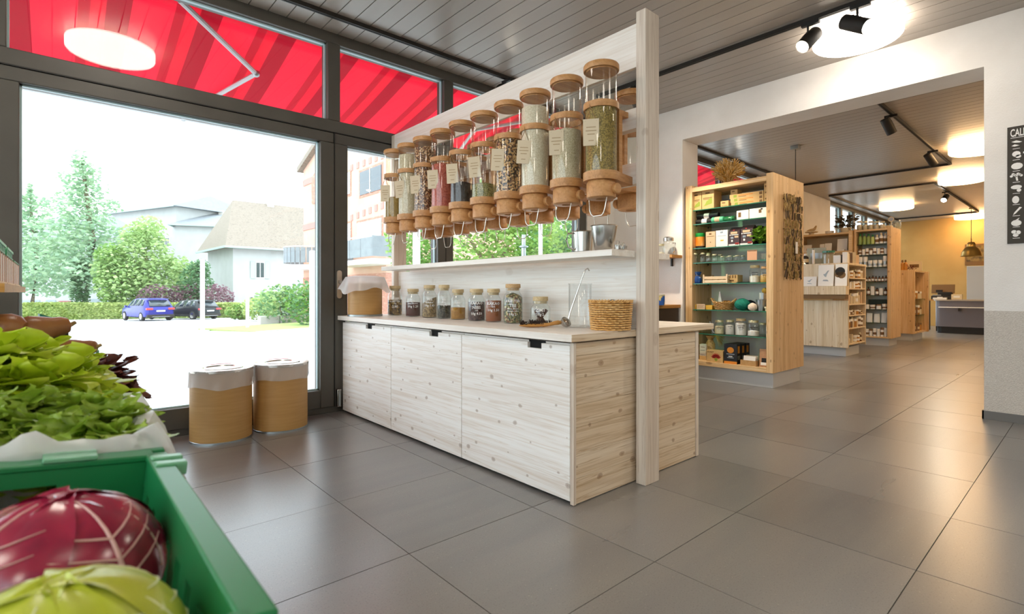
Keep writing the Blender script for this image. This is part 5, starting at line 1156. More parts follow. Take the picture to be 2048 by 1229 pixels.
# ------------------------------------------------------------------ vegetable poster on the partition wall
ps = thing('vegetable_poster', 'dark olive poster with white vegetable drawings and large lettering at the right edge', 'poster', (XP0-.004, .10, 1.51))
BX(-.006, .0035, -.42, .42, 0, .985).build('poster_sheet', P('olive_black_print', '#3a342a', .6), ps)
put_text('CALENDRIER', .088, 'chalk', ps, (-.0065, .402, .902), R(-90), 'LEFT').scale = (.47, 1, 1)
BX(-.0072, -.006, -.4, .4, .888, .892).build('rule', 'chalk', ps)
rnd = random.Random(3); shp = ['chili', 'cab', 'oval', 'broc', 'mush', 'egg', 'carrot', 'pear', 'nuts']
for r_ in range(9):
    for c_ in range(10):
        y0 = .365-.08*c_; z0 = .838-.094*r_; kd = shp[(r_+c_*2) % 9] if c_ else shp[r_]
        m = MB()
        def ell(cy_, cz_, a, b, n=12): m.prism([(y0+cy_+a*math.cos(2*math.pi*k/n), z0+cz_+b*math.sin(2*math.pi*k/n)) for k in range(n)], 'x', -.0072, -.006)
        if kd == 'chili': m.prism([(y0+.03, z0+.02), (y0, z0+.028), (y0-.035, z0+.012), (y0-.02, z0+.006), (y0+.01, z0+.01)], 'x', -.0072, -.006); m.prism([(y0+.03, z0-.015), (y0+.01, z0-.004), (y0-.02, z0-.016), (y0+.01, z0-.022)], 'x', -.0072, -.006)
        elif kd == 'cab': ell(0, .008, .026, .024); ell(-.012, -.014, .018, .014)
        elif kd == 'oval': ell(-.004, 0, .036, .028)
        elif kd == 'broc':
            for q in range(7): ell(-.03+.01*q, .012+.008*(q % 3), .010, .010, 8)
            m.prism([(y0+.006, z0+.01), (y0-.006, z0+.01), (y0-.012, z0-.03), (y0, z0-.03)], 'x', -.0072, -.006)
        elif kd == 'mush': ell(0, .012, .034, .018); ell(-.016, -.016, .014, .014)
        elif kd == 'egg': ell(.004, 0, .022, .032)
        elif kd == 'carrot': m.prism([(y0-.02, z0+.032), (y0-.034, z0+.026), (y0+.004, z0-.022), (y0+.02, z0-.034), (y0+.012, z0-.012)], 'x', -.0072, -.006)
        elif kd == 'pear': ell(0, -.008, .032, .026); m.prism([(y0+.01, z0+.014), (y0-.01, z0+.014), (y0-.02, z0+.036)], 'x', -.0072, -.006)
        else: ell(.014, .012, .017, .015); ell(-.012, .006, .016, .017); ell(.004, -.016, .018, .014)
        m.build('vegetable_drawing', 'chalk', ps); BX(-.0072, -.006, y0-.022, y0+.022, z0-.043, z0-.039).build('caption', 'chalk', ps)

# ------------------------------------------------------------------ vegetable stand along the left
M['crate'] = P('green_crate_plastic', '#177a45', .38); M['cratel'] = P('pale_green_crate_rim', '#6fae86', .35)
M['lett'] = noisy('bright_lettuce', ['#a2bf1e', '#c2d832', '#e0ea66'], 9, .4, trl=.3); M['lamb'] = noisy('dark_salad', ['#6f9424', '#8fae38', '#b4ca58'], 14, .4, trl=.25)
M['redl'] = noisy('red_leaf_lettuce', ['#3d1a17', '#5c2b22', '#7c4632'], 12, .4, trl=.15)
st = thing('produce_stand', 'dark wooden stand carrying the row of green vegetable crates', 'stand', (-.12, 2.4, 0))
TILT = R(6); m_ = 'blackm'
BX(-.32, .24, -1.95, 2.05, .50, .53).build('sloping_top', 'bwood', st, rot=(0, TILT, 0), bevel=.003)
for y in (-1.85, 0, 1.95):
    for x in (-.26, .2): BX(x-.025, x+.025, y-.025, y+.025, 0, .50-x*.1).build('leg', m_, st)
BX(-.85, .0, 0, 1.75, 1.10, 1.13).build('upper_shelf', 'bwood', st)
for y in (.05, 1.7):
    for x in (-.8, -.40): BX(x-.02, x+.02, y-.02, y+.02, 0, 1.10).build('leg', m_, st)
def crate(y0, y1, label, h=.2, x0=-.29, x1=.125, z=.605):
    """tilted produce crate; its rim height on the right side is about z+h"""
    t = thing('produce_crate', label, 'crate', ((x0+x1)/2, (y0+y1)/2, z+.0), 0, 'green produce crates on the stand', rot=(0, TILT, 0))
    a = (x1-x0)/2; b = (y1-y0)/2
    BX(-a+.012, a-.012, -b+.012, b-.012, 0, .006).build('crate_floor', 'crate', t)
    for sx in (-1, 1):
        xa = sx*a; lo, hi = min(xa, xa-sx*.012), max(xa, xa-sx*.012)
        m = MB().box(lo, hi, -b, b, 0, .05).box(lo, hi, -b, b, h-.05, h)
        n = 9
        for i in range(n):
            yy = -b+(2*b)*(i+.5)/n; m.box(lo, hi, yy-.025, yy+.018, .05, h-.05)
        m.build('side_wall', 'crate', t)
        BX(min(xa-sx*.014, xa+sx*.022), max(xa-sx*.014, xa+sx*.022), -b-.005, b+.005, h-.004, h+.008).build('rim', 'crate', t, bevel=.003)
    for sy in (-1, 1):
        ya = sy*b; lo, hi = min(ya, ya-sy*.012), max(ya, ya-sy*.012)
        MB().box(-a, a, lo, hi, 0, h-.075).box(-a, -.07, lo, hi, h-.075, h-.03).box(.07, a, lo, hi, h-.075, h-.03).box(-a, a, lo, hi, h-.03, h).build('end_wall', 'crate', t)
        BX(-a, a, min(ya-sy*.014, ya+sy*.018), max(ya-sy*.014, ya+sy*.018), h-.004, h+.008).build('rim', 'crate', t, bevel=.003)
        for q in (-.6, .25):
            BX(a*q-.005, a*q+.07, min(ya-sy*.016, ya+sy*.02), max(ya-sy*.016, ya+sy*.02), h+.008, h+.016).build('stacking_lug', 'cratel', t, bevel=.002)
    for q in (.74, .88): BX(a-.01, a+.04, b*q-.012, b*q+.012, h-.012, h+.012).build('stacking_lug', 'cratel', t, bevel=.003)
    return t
crate(.54, 1.205, 'green plastic crate nearest the viewer holding red and pale cabbages')
crate(1.235, 1.80, 'green plastic crate lined with a white plastic bag of small salad leaves')
crate(1.83, 2.40, 'green plastic crate full of bright lettuce heads')
crate(2.43, 3.02, 'green plastic crate with squashes behind the lettuce')
crate(3.05, 3.62, 'green plastic crate with the lettered cartons near the window')
crate(3.65, 4.22, 'farthest green plastic crate of the row, by the window')

def leaf_mesh(name, L, W, mat, seed, ruff=.02, curl=.5):
    rnd = random.Random(seed); p1, p2, p3 = (rnd.uniform(0, 6) for _ in range(3))
    def fn(u, v):
        s = (u-.5)*2; w = W*(math.sin(math.pi*min(1, v*.76+.08))**.6)*(.25+.75*v if v < .5 else .625+.25*(v-.5))
        a = curl*v*v*1.4
        ex = abs(s)**1.5*v**.7
        rz = ruff*ex*(math.sin(v*13+p1+s*2)+.7*math.sin(v*24+p2))+.009*math.sin(s*9+p3+v*6)*v
        x = s*w+ruff*.6*ex*math.sin(v*17+p3)
        y = L*v*math.sin(a+.15)+rz-.22*W*(s*s)*v*.6
        z = L*v*math.cos(a)*.95+rz*.5+ruff*ex*.6*math.cos(v*14+p2)
        return (x, y, z)
    return MB().grid(fn, 13, 24).mesh(name, mat, ang=180)
def lettuce(loc, s, label, mat, n=22, group='lettuce heads', seed=1, tilt=(0, 0)):
    t = thing('lettuce_head', label, 'lettuce', loc, 0, group, rot=(tilt[0], tilt[1], seed)); rnd = random.Random(seed)
    ms = LM[mat]; n = int(n*1.25)
    for i in range(n):
        f = i/n; a = i*2.4; o = inst('leaf', rnd.choice(ms), t, (0, 0, 0), (R(-44*f+6+rnd.uniform(-12, 12)), rnd.uniform(-.2, .2), a), (s*(.7+.4*f),)*3)
    return t
LM = {k: [leaf_mesh('leaf', .165, .125, k, q, .026, .05+.25*q) for q in range(4)] for k in ('lett', 'lamb', 'redl')}
heads = [(-.05, 1.92, .84, 1.05), (-.17, 2.00, .90, 1.1), (-.01, 2.10, .84, 1.05), (-.09, 2.22, .89, 1.05), (-.19, 1.86, .85, 1.05), (-.2, 2.25, .89, 1.05), (.02, 1.90, .78, .95)]
hl = ['bright green lettuce head in the middle of the front of its crate', 'bright green lettuce head at the far left behind the salad bag', 'bright green lettuce head at the right rim of the lettuce crate',
      'bright green lettuce head at the back of the heap, below the squash', 'bright green lettuce head cut off by the left picture edge', 'bright green lettuce head hidden at the back left of the heap', 'small bright lettuce head wedged at the front right corner of its crate']
for i, (x, y, z, s) in enumerate(heads): lettuce((x, y, z-.06), s, hl[i], 'lett', 24, 'bright green lettuce heads', i+1)
for i, (x, y, z, s) in enumerate([(.09, 2.36, .735, .95), (.11, 2.55, .73, .9)]):
    lettuce((x, y, z), s, ['dark red leaf lettuce hanging over the crate edge beside the bright lettuce', 'dark red leaf lettuce behind the other red one'][i], 'redl', 22, 'dark red lettuce heads', 20+i)
sal = [(-.17+.068*(i % 5)+random.uniform(-.02, .02), 1.31+.10*(i//5)+random.uniform(-.02, .02), .735+.055*(i//5)*.35+random.uniform(0, .02)-.1*(-.16+.085*(i % 5))) for i in range(20)]
for i, p in enumerate(sal):
    lettuce((p[0]-.02, p[1], p[2]), .58, 'small green salad rosette in the bag-lined crate, one of a loose heap', 'lamb', 12, 'salad rosettes in the bag-lined crate', 40+i)
# plastic liner of that crate
t = thing('plastic_liner_bag', 'crumpled translucent white plastic bag lining the salad crate and hanging over its right rim', 'plastic bag', (-.0675, 1.518, .605), rot=(0, TILT, 0)); rnd = random.Random(2)
ph = [rnd.uniform(0, 6) for _ in range(5)]
def linfn(u, v):
    per = u*4; k = int(per) % 4; f = per-int(per); a, b = .186, .262
    cx, cy = [(-a+2*a*f, -b), (a, -b+2*b*f), (a-2*a*f, b), (-a, b-2*b*f)][k]
    nx, ny = cx/a, cy/b; L = max(1e-6, (nx**6+ny**6)**(1/6)); cx /= L; cy /= L
    w = math.sin(u*60+ph[0])+.7*math.sin(u*97+ph[1]+v*4)+.5*math.sin(u*151+ph[2]); c2 = .008*w*(.4+v)
    rt = max(0, nx)**4
    if v < .45: q = v/.45; off = -.012; z = .08+.135*q
    elif v < .6: q = (v-.45)/.15; off = -.012+.055*q; z = .215+.022*math.sin(q*math.pi)+.006*w
    else: q = (v-.6)/.4; off = .043+.05*q*rt; z = .215-(.02+.085*rt)*q
    if ny > 0: z -= .05*ny**2*(1-max(0, nx)**2)*min(1, v*2)
    return (cx*(1+off/a)+c2*nx, cy*(1+off/b*.5)+c2*ny*.5, z+.006*w*v)
MB().grid(linfn, 96, 14, True).build('bag_film', 'bag', t)

def cabbage(loc, r, label, mats, seed, n=9, squash=.92):
    t = thing('cabbage', label, 'cabbage', loc, seed, 'cabbages in the nearest crate'); rnd = random.Random(seed)
    MB().ball((0, 0, 0), r*.96, r*.96, r*.96*squash, 36, 22).build('inner_head', mats[0], t)
    for i in range(n):
        th0 = rnd.uniform(.5, 1.0); az = i*2.4; wd = rnd.uniform(.85, 1.15); k = r*(.975+.008*i); p = rnd.uniform(0, 6)
        def fn(u, v):
            s = (u-.5)*2; ph_ = -.35+1.75*v; aa = s*wd*math.sin(math.pi*min(1, .12+v*.82))**.5
            ed = max(0, abs(s)-.75)*4*v; q = k*(1+.05*ed*(.5+.5*math.sin(v*14+p))+.02*math.cos(s*1.57)*(1 if abs(s) < .12 else .2)*(1-v)+.012*math.sin(s*9+v*5+p)*v)
            P0 = Vector((math.sin(aa)*math.cos(ph_), -math.cos(aa)*math.cos(ph_), math.sin(ph_)))*q
            return tuple((Matrix.Rotation(az, 3, 'Z') @ (Matrix.Rotation(-th0*.4, 3, 'X') @ P0))[j]*(1, 1, squash)[j] for j in range(3))
        lf = MB().grid(fn, 19, 15).build('leaf', mats[i % (len(mats)-1)], t, ang=180)
        MB().tube([fn(.5, j/10) for j in range(9)], [r*.035*(1-j/11) for j in range(9)], 6).build('midrib', mats[-1], lf)
        for sgn in (-1, 1):
            for j in (2, 4, 6): MB().tube([tuple(Vector(fn(.5+sgn*f_, j/14+f_*.55))*1.006 for f_ in (0,))[0]]+[tuple(Vector(fn(.5+sgn*f_, j/14+f_*.55))*1.008) for f_ in (.08, .16, .24, .32)], [r*.014, r*.012, r*.010, r*.007, r*.004], 5).build('vein', mats[-1], lf)
    return t
M['rc1'] = noisy('red_cabbage_leaf', ['#7a1834', '#9c2440', '#6b1c48'], 14, .2, spec=.7); M['rc2'] = noisy('red_cabbage_leaf_bright', ['#a82638', '#851c3a', '#b8483c'], 10, .2, spec=.7); M['rcv'] = P('pink_cabbage_vein', '#d9aca4', .35)
M['gc1'] = noisy('pale_cabbage_leaf', ['#a9b41e', '#c3cc45', '#8ea315'], 8, .3, spec=.6, trl=.1); M['gc2'] = noisy('pale_cabbage_leaf_light', ['#d3da7a', '#b7c234', '#c9d25c'], 8, .3, spec=.6, trl=.1); M['gcv'] = P('white_cabbage_vein', '#e3e8b4', .35)
cabbage((.005, .945, .705), .122, 'glossy dark red cabbage with pale leaf edges in the nearest crate', ['rc1', 'rc2', 'rcv'], 5)
cabbage((.0, .665, .715), .112, 'yellow-green cabbage at the bottom left corner of the picture', ['gc1', 'gc2', 'gcv'], 8)
cabbage((-.16, 1.08, .70), .09, 'second red cabbage further left in the nearest crate, mostly hidden', ['rc1', 'rc2', 'rcv'], 12)

M['sq'] = noisy('brown_orange_squash', ['#7c4b25', '#96602f', '#a8763f'], 7, .4); M['pot'] = noisy('potato_skin', ['#a8814e', '#8d6536', '#b9945f'], 20, .8)
def squash(loc, s, rz, label):
    t = thing('squash', label, 'squash', loc, rz, 'brown squashes'); 
    MB().lathe([(0, -.11), (.035, -.108), (.062, -.08), (.07, -.045), (.062, -.005), (.048, .04), (.045, .075), (.036, .098), (.014, .108), (0, .108)], 28, Matrix.Diagonal((s, s, s, 1)) @ Matrix.Rotation(R(82), 4, 'Y'), lambda a, z: 1+.015*math.cos(8*a)).build('squash_body', 'sq', t)
    MB().cyl((.105*s, 0, .012*s), (.13*s, .005*s, .025*s), .012*s, .009*s, 8).build('stem', 'twig', t)
squash((-.15, 2.62, .975), .75, R(160), 'brown squash cut by the left picture edge behind the lettuce')
squash((-.03, 2.66, .96), .8, R(20), 'large brown squash lying behind the lettuce, centre of its crate')
squash((.08, 2.86, .86), .65, R(-30), 'smaller brown squash at the right rim of its crate')
squash((-.1, 2.9, .83), .9, R(70), 'brown squash underneath the others')
def potato(loc, s, rz, label, group):
    t = tag(MB().ball((0, 0, 0), .05*s, .035*s, .032*s, 16, 10, lambda a, z: 1+.06*math.sin(2*a+z*3)).build('potato', 'pot', None, loc, (0, .2, rz)), label, 'potato', group)
rnd = random.Random(6)
for i in range(34):
    far = i >= 17; q = i % 17
    potato((-.2+.078*(q % 5)+rnd.uniform(-.01, .01), (3.72 if far else 3.12)+.12*(q//5)+rnd.uniform(-.015, .015), .70-.105*(-.2+.078*(q % 5))+rnd.uniform(0, .04)), rnd.uniform(.9, 1.2), rnd.uniform(0, 3), 'brown potato in the '+('farthest crate by the window' if far else 'crate with the lettered cartons'), 'potatoes in the '+('farthest' if far else 'carton')+' crate')
M['mint'] = P('teal_green_card', '#3a9a86', .5)
for i, (x, y, rz) in enumerate([(-.10, 3.22, R(20)), (.0, 3.30, R(5))]):
    t = thing('label_carton', ['left', 'right'][i]+' of two small teal cartons with a black lettered front above the squashes', 'carton', (x, y, .83), rz, 'teal lettered cartons')
    MB().prism([(-.05, 0), (.05, 0), (.05, .13), (-.05, .17)], 'y', -.045, .045).build('carton_body', 'mint', t)
    BX(.0502, .052, -.045, .045, .03, .128).build('front_label', 'blkbox', t); BX(-.048, .05, -.0465, -.0452, .03, .125).build('front_label', 'blkbox', t)
    put_text('LAND MELONEN', .0125, 'chalk', t, (0, -.0468, .10)); put_text('SCHWEIZ', .011, 'chalk', t, (0, -.0468, .08))
M['orslat'] = wood('orange_slat', '#c07a34', '#b36a26', '#8d4c17', '#6b370f', 'z', .5, .3, 1, 0)
for i in range(3):
    y0 = 2.42+.57*i
    t = thing('fruit_crate', ['nearest', 'middle', 'farthest'][i]+' wooden fruit crate with orange slats on the upper shelf at the left edge', 'crate', (-.33, y0+.275, 1.132), 0, 'slatted fruit crates on the upper shelf')
    BX(-.2, .19, -.27, .27, 0, .008).build('crate_floor', 'crw', t); BX(.178, .184, -.27, .27, .0, .115).build('white_lining', 'cardw', t)
    for k in range(5): BX(.1842, .1846, -.265+.115*k, -.205+.115*k, .0, .12).build('slat', 'orslat', t, rot=(0, 0, 0))
    for sy in (-.275, .265): BX(-.2, .178, sy, sy+.01, 0, .12).build('end_wall', 'crw', t)
    BX(-.2, -.19, -.27, .27, 0, .12).build('back_wall', 'crw', t)
    g = thing('herb_crate', ['nearest', 'middle', 'farthest'][i]+' small green basket standing on the slatted fruit crates', 'crate', (-.33, y0+.275, 1.2535), 0, 'small green baskets on the fruit crates')
    BX(-.19, .185, -.24, .24, 0, .006).build('basket_floor', 'crate', g)
    for sx in (-.14, .15):
        for k in range(7): BX(sx, sx+.008, -.24+.07*k, -.2+.07*k, .006, .06).build('slat', 'crate', g)
        BX(sx-.004, sx+.012, -.24, .24, .06, .072).build('rim', 'cratel', g)
    for sy in (-.24, .232): BX(-.132, .15, sy, sy+.008, .006, .06).build('end_wall', 'crate', g)
    tag(MB().ball((0, 0, 0), .1, .1, .085, 22, 12).build('white_cabbage', 'gcv', None, (-.33, y0+.2, 1.36)), ['nearest', 'middle', 'farthest'][i]+' pale cabbage in the small green baskets', 'cabbage', 'pale cabbages in the green baskets')

# ------------------------------------------------------------------ outside
def zg(Y): return -.04-.022*(max(Y, 4.8)-4.8)
M['asphalt'] = noisy('pale_asphalt', ['#b2b4b6', '#c3c4c5'], 2.5, .9); M['paving'] = noisy('pale_terrace_paving', ['#c6c5c2', '#d4d2ce'], 3, .85)
gd = struct(MB().add([(-90, 4.82, zg(4.8)), (110, 4.82, zg(4.8)), (110, 110, zg(110)), (-90, 110, zg(110))], [(0, 1, 2, 3)]).build('ground', 'asphalt'))
MB().add([(-90, -40, zg(4.8)), (-3.46, -40, zg(4.8)), (-3.46, 4.82, zg(4.8)), (-90, 4.82, zg(4.8))], [(0, 1, 2, 3)]).build('side_yard', 'asphalt', gd)
MB().add([(-6, 4.82, zg(4.8)+.004), (30, 4.82, zg(4.8)+.004), (30, 7.4, zg(7.4)+.004), (-6, 7.4, zg(7.4)+.004)], [(0, 1, 2, 3)]).build('terrace_paving', 'paving', gd)
M['lawn'] = noisy('lawn', ['#8aa356', '#a3b96a'], 8, .9); M['kerb'] = P('kerb_stone', '#b9b4aa', .8)
# awnings
M['awn'] = awning_mat(); M['alu'] = P('painted_aluminium', '#c4c6c8', .4, .3)
def awning(x0, x1, label, arms):
    t = thing('awning', label, 'awning', (x0, 4.86, 3.52)); L = x1-x0
    n = max(2, int(L/.3))
    def fn(u, v): return (L*u, .04+1.94*v, .0-.40*v-.03*math.sin(math.pi*v)+.004*math.sin(u*L*8))
    MB().grid(fn, n*2, 9).build('fabric', 'awn', t, solid=.002)
    BX(0, L, -.05, .09, -.02, .10).build('cassette', 'alu', t, bevel=.01)
    BX(-.01, L+.01, 1.955, 2.02, -.475, -.395).build('front_bar', 'alu', t, bevel=.01)
    BX(0, L, 1.955, 1.959, -.40, -.34).build('valance', 'awn', t)
    for (sx, dirn) in arms:
        sh = (sx, .06, -.06); el = (sx+.75*dirn, .72, -.235); en = (sx+.33*dirn, 1.93, -.42)
        ar = MB().tube([sh, el], .024, 8).build('arm', 'alu', t); MB().tube([el, en], .022, 8).build('forearm', 'alu', ar)
        MB().ball(el, .036).build('elbow_joint', 'zinc', ar); MB().tube([(en[0], en[1]-.05, en[2]-.02), (en[0], en[1]+.06, en[2]-.05)], .03, 8).build('bar_bracket', 'alu', ar)
awning(-3.2, 5.7, 'red striped awning stretched outside above the large shop window', [(.77+3.2, 1), (8.2, -1), (.6, 1)])
awning(6.6, 12.2, 'second red awning outside the back room windows', [(7.8-6.6, 1)])

# vegetation
def leafmesh(seed, n, fn, ls, mat_list):
    rnd = random.Random(seed); out = [MB() for _ in mat_list]
    for i in range(n):
        p = fn(rnd); s = ls*rnd.uniform(.6, 1.3)
        T = Matrix.Translation(p) @ Matrix.Rotation(rnd.uniform(0, 6.28), 4, 'Z') @ Matrix.Rotation(rnd.uniform(-1.2, 1.2), 4, 'X') @ Matrix.Rotation(rnd.uniform(-.8, .8), 4, 'Y')
        out[rnd.randrange(len(out))].add([(-s*.5, 0, 0), (0, -s*.32, .1*s), (s*.5, 0, 0), (0, s*.32, .1*s)], [(0, 1, 2, 3)], T)
    return out
GRN = {}
def lm(name, c1, c2): GRN[name] = noisy(name, [c1, c2], 1.2, .6, trl=.35)
lm('fir1', '#a3bf98', '#b6cfa8'); lm('fir2', '#8bac8c', '#a0bd9a'); lm('yew1', '#b4cc86', '#c3d896'); lm('yew2', '#9cbb78', '#adc886'); lm('pur1', '#7c5a66', '#936d78'); lm('pur2', '#5e444f', '#74545f')
lm('hed1', '#b3bf72', '#c3cd84'); lm('hed2', '#94a95a', '#a8b96a'); lm('dk1', '#5d8a5c', '#76a06c'); lm('dk2', '#49764e', '#618c5b'); lm('maple1', '#86ad52', '#a1c268'); lm('maple2', '#6b9544', '#82a954')
M['bark'] = noisy('bark', ['#6d5f4e', '#86765f'], 6, .9)
def tree(name, label, cat, base, blobs, n, ls, mats, seed, trunk=None, group=None, branches=()):
    """blobs: ellipsoids (x, y, z, rx, ry, rz) relative to base; leaves fill their shells"""
    t = thing(name, label, cat, base, 0, group); tot = sum(b[3]*b[5] for b in blobs)
    def pick(rnd):
        q = rnd.random()*tot
        for b in blobs:
            q -= b[3]*b[5]
            if q <= 0: break
        v = Vector((rnd.gauss(0, 1), rnd.gauss(0, 1), rnd.gauss(0, 1))).normalized()*(rnd.random()**.35)
        return Vector((b[0]+v.x*b[3], b[1]+v.y*b[4], b[2]+v.z*b[5]))
    for m, mt in zip(leafmesh(seed, n, pick, ls, mats), mats): m.build('foliage', GRN[mt], t, smooth=False)['kind'] = 'stuff'
    if trunk: MB().tube([(0, 0, -.2), (.05*trunk[1], .0, trunk[1]*.5), (0, 0, trunk[1])], [trunk[0], trunk[0]*.8, trunk[0]*.3], 10).build('trunk', 'bark', t)
    for a, b, r in branches: MB().tube([a, tuple((Vector(a)+Vector(b))/2+Vector((0, 0, .15))), b], [r, r*.8, r*.4], 7).build('branch', 'bark', t)
    return t
def gat(px, d):
    p = at(px, 600, d); return Vector((p[0], p[1], zg(p[1])))
rnd = random.Random(21)
def conif(h, w, k, seed):
    r = random.Random(seed); out = []
    for i in range(k):
        f = i/(k-1); z = h*(.22+.74*f); ww = w*(1-f)**.75+.25; a = i*2.4
        out.append((math.cos(a)*ww*.45, math.sin(a)*ww*.45, z, ww*r.uniform(.6, .9), ww*.8, h*.06*r.uniform(.8, 1.3)))
    return out
tree('conifer_tree', 'tallest loose conifer outside in front of the white house with ivy on its trunk', 'tree', gat(165, 47), conif(15.2, 4.6, 22, 2), 5200, .42, ['fir1', 'fir2'], 31, (.35, 14), 'trees across the yard')
tree('conifer_tree', 'conifer cut off by the left window frame', 'tree', gat(60, 49), conif(12.6, 4.2, 16, 3), 3600, .42, ['fir1', 'fir2'], 32, (.3, 11), 'trees across the yard')
tree('ivy_column', 'green ivy climbing up the trunk of the tallest conifer', 'ivy', gat(160, 46.4), [(0, 0, 1.6+.55*i, .75, .5, .5) for i in range(7)], 900, .32, ['dk1', 'dk2'], 33)
tree('round_tree', 'broad light green tree right of the tallest conifer', 'tree', gat(290, 46), [(-1.3, 0, 3.2, 2.3, 2.2, 2.3), (1.2, 0, 3.4, 2.5, 2.2, 2.2), (0, 0, 5.6, 2.2, 2, 2.2), (.3, 0, 7.6, 1.4, 1.4, 1.6), (-.6, 0, 7.0, 1.4, 1.4, 1.4), (2.6, .2, 4.2, 1.4, 1.3, 1.5), (-2.6, 0, 4.4, 1.3, 1.3, 1.6)], 6500, .36, ['yew1', 'yew2'], 34, (.3, 6), 'trees across the yard')
tree('round_tree', 'darker yellow-green tree between conifer and broad tree', 'tree', gat(240, 45), [(0, 0, 3.2, 1.9, 1.7, 2.4), (-.6, 0, 5.2, 1.3, 1.2, 1.3)], 2600, .32, ['maple1', 'maple2'], 35, (.2, 4), 'trees across the yard')
tree('purple_shrub', 'wide purple shrub behind the blue car', 'shrub', gat(342, 44.5), [(-1.0, 0, 1.6, 1.5, 1, 1.3), (1.1, 0, 1.7, 1.5, 1, 1.3)], 1500, .26, ['pur1', 'pur2'], 36, (.12, 1.5), 'purple shrubs')
tree('purple_shrub', 'pinkish purple shrub in front of the white house corner', 'shrub', gat(436, 44.5), [(0, 0, 1.6, 1.3, 1, 1.25)], 800, .26, ['pur1', 'pur1'], 37, (.12, 1.5), 'purple shrubs')
tree('dark_shrub', 'dark green shrub beside the white house corner', 'shrub', gat(392, 46), [(0, 0, 2.4, 1.5, 1.2, 2.4), (.3, 0, 4.2, .9, .8, 1.0)], 1900, .3, ['dk1', 'dk2'], 38, (.15, 3))
for i, (px, d, h, w, mt, lb) in enumerate([(520, 33, 1.5, 1.1, ['yew2', 'hed1'], 'pale bush left of the white fence posts'), (560, 27, 1.9, 1.3, ['dk1', 'yew2'], 'mid green bush between the two right posts'), (622, 24, 2.0, 1.2, ['dk1', 'maple2'], 'bush at the window edge below the balcony'), (478, 36, 1.0, .9, ['maple2', 'hed2'], 'low bush at the end of the hedge')]):
    tree('garden_bush', lb, 'bush', gat(px, d), [(0, 0, h*.55, w, w*.8, h*.55), (.5*w, .2, h*.6, w*.6, w*.6, h*.45)], 1500, .2, mt, 50+i, (.06, h*.5), 'garden bushes by the house')
# hedge
hA, hB = gat(40, 43.5), gat(470, 42); hd = thing('clipped_hedge', 'long clipped yellow-green hedge behind the parked cars', 'hedge', hA, math.atan2(hB.y-hA.y, hB.x-hA.x)); HL = (hB-hA).length
BX(0, HL, 0, 1.2, -.3, 1.38).build('hedge_core', GRN['hed2'], hd)
def hp(r):
    if r.random() < .7: return Vector((r.random()*HL, -.05+r.uniform(-.08, .08), r.random()*1.45))
    return Vector((r.random()*HL, r.random()*1.2, 1.42+r.uniform(-.06, .06)))
for m, mt in zip(leafmesh(77, 5200, hp, .24, ['hed1', 'hed2']), ['hed1', 'hed2']): m.build('foliage', GRN[mt], hd, smooth=False)['kind'] = 'stuff'
# trees seen under the dispensers
tree('maple_tree', 'leafy tree with a forked dark trunk seen between dispensers and shelf', 'tree', gat(985, 17), [(-.6, 0, 3.0, 1.6, 1.4, 1.3), (1.2, 0, 2.9, 1.5, 1.4, 1.3), (.3, 0, 4.4, 1.9, 1.6, 1.3), (-1.2, .2, 1.8, 1.0, 1, .7), (1.4, .2, 1.7, 1.1, 1, .7)], 4200, .2, ['maple1', 'maple2'], 61, (.13, 2.6), 'trees to the right of the building', [((0, 0, 1.6), (-1.1, 0, 3.2), .08), ((0, 0, 1.5), (.9, 0, 3.3), .09)])
tree('maple_tree', 'leafy tree behind the white mast on the right', 'tree', gat(1120, 20), [(0, 0, 3.2, 2.0, 1.6, 1.8), (1.0, 0, 2.2, 1.4, 1.2, 1.2), (-1.2, 0, 2.0, 1.2, 1, 1)], 3800, .22, ['maple1', 'dk1'], 62, (.15, 2.6), 'trees to the right of the building')
tree('maple_tree', 'small leafy tree left of the dark window mullion', 'tree', gat(838, 19), [(0, 0, 3.2, 1.3, 1.2, 1.3), (.4, 0, 2.2, 1.1, 1, 1)], 1900, .2, ['maple1', 'maple2'], 63, (.12, 2.6), 'trees to the right of the building')
tree('maple_tree', 'background tree filling the right shop window', 'tree', gat(1110, 34), [(-2, 0, 4.5, 3.4, 2, 3), (2, 0, 4.2, 3.4, 2, 2.8)], 3600, .36, ['yew1', 'maple1'], 64, (.25, 3), 'trees to the right of the building')

# posts
for i, (px, top, lb) in enumerate([(405, 520, 'tall white post standing in front of the parked dark car'), (495, 553, 'slim white post in front of the white house'), (625, 503, 'white post closest to the door frame'), (833, 440, 'white post seen through the narrow door pane'), (1081, 440, 'white mast in front of the right-hand trees')]):
    d = [20.7, 22, 18, 14, 14][i]; b = gat(px, d); zt = at(px, top, d)[2]-b.z; r = [.085, .07, .10, .10, .055][i]
    t = thing('white_post', lb, 'post', b, 0, 'white posts on the yard'); MB().cyl((0, 0, .06), (0, 0, zt), r, n=16).build('shaft', 'white', t); MB().lathe([(0, 0), (r*3, 0), (r*3, .04), (r*1.2, .06), (0, .06)], 18).build('foot_plate', 'kerb', t); MB().ball((0, 0, zt), r, r, r*.3).build('post_cap', 'white', t)
b = gat(1047, 15); t = thing('grey_lamp_post', 'grey bollard lamp with a collar in front of the right-hand trees', 'lamp post', b); zt = at(1047, 470, 15)[2]-b.z
MB().cyl((0, 0, 0), (0, 0, zt-.35), .07, n=12).build('shaft', 'zinc', t); MB().lathe([(.07, zt-.38), (.14, zt-.36), (.14, zt-.33), (.06, zt-.3), (.06, zt), (0, zt)], 16).build('lamp_top', 'zinc', t)
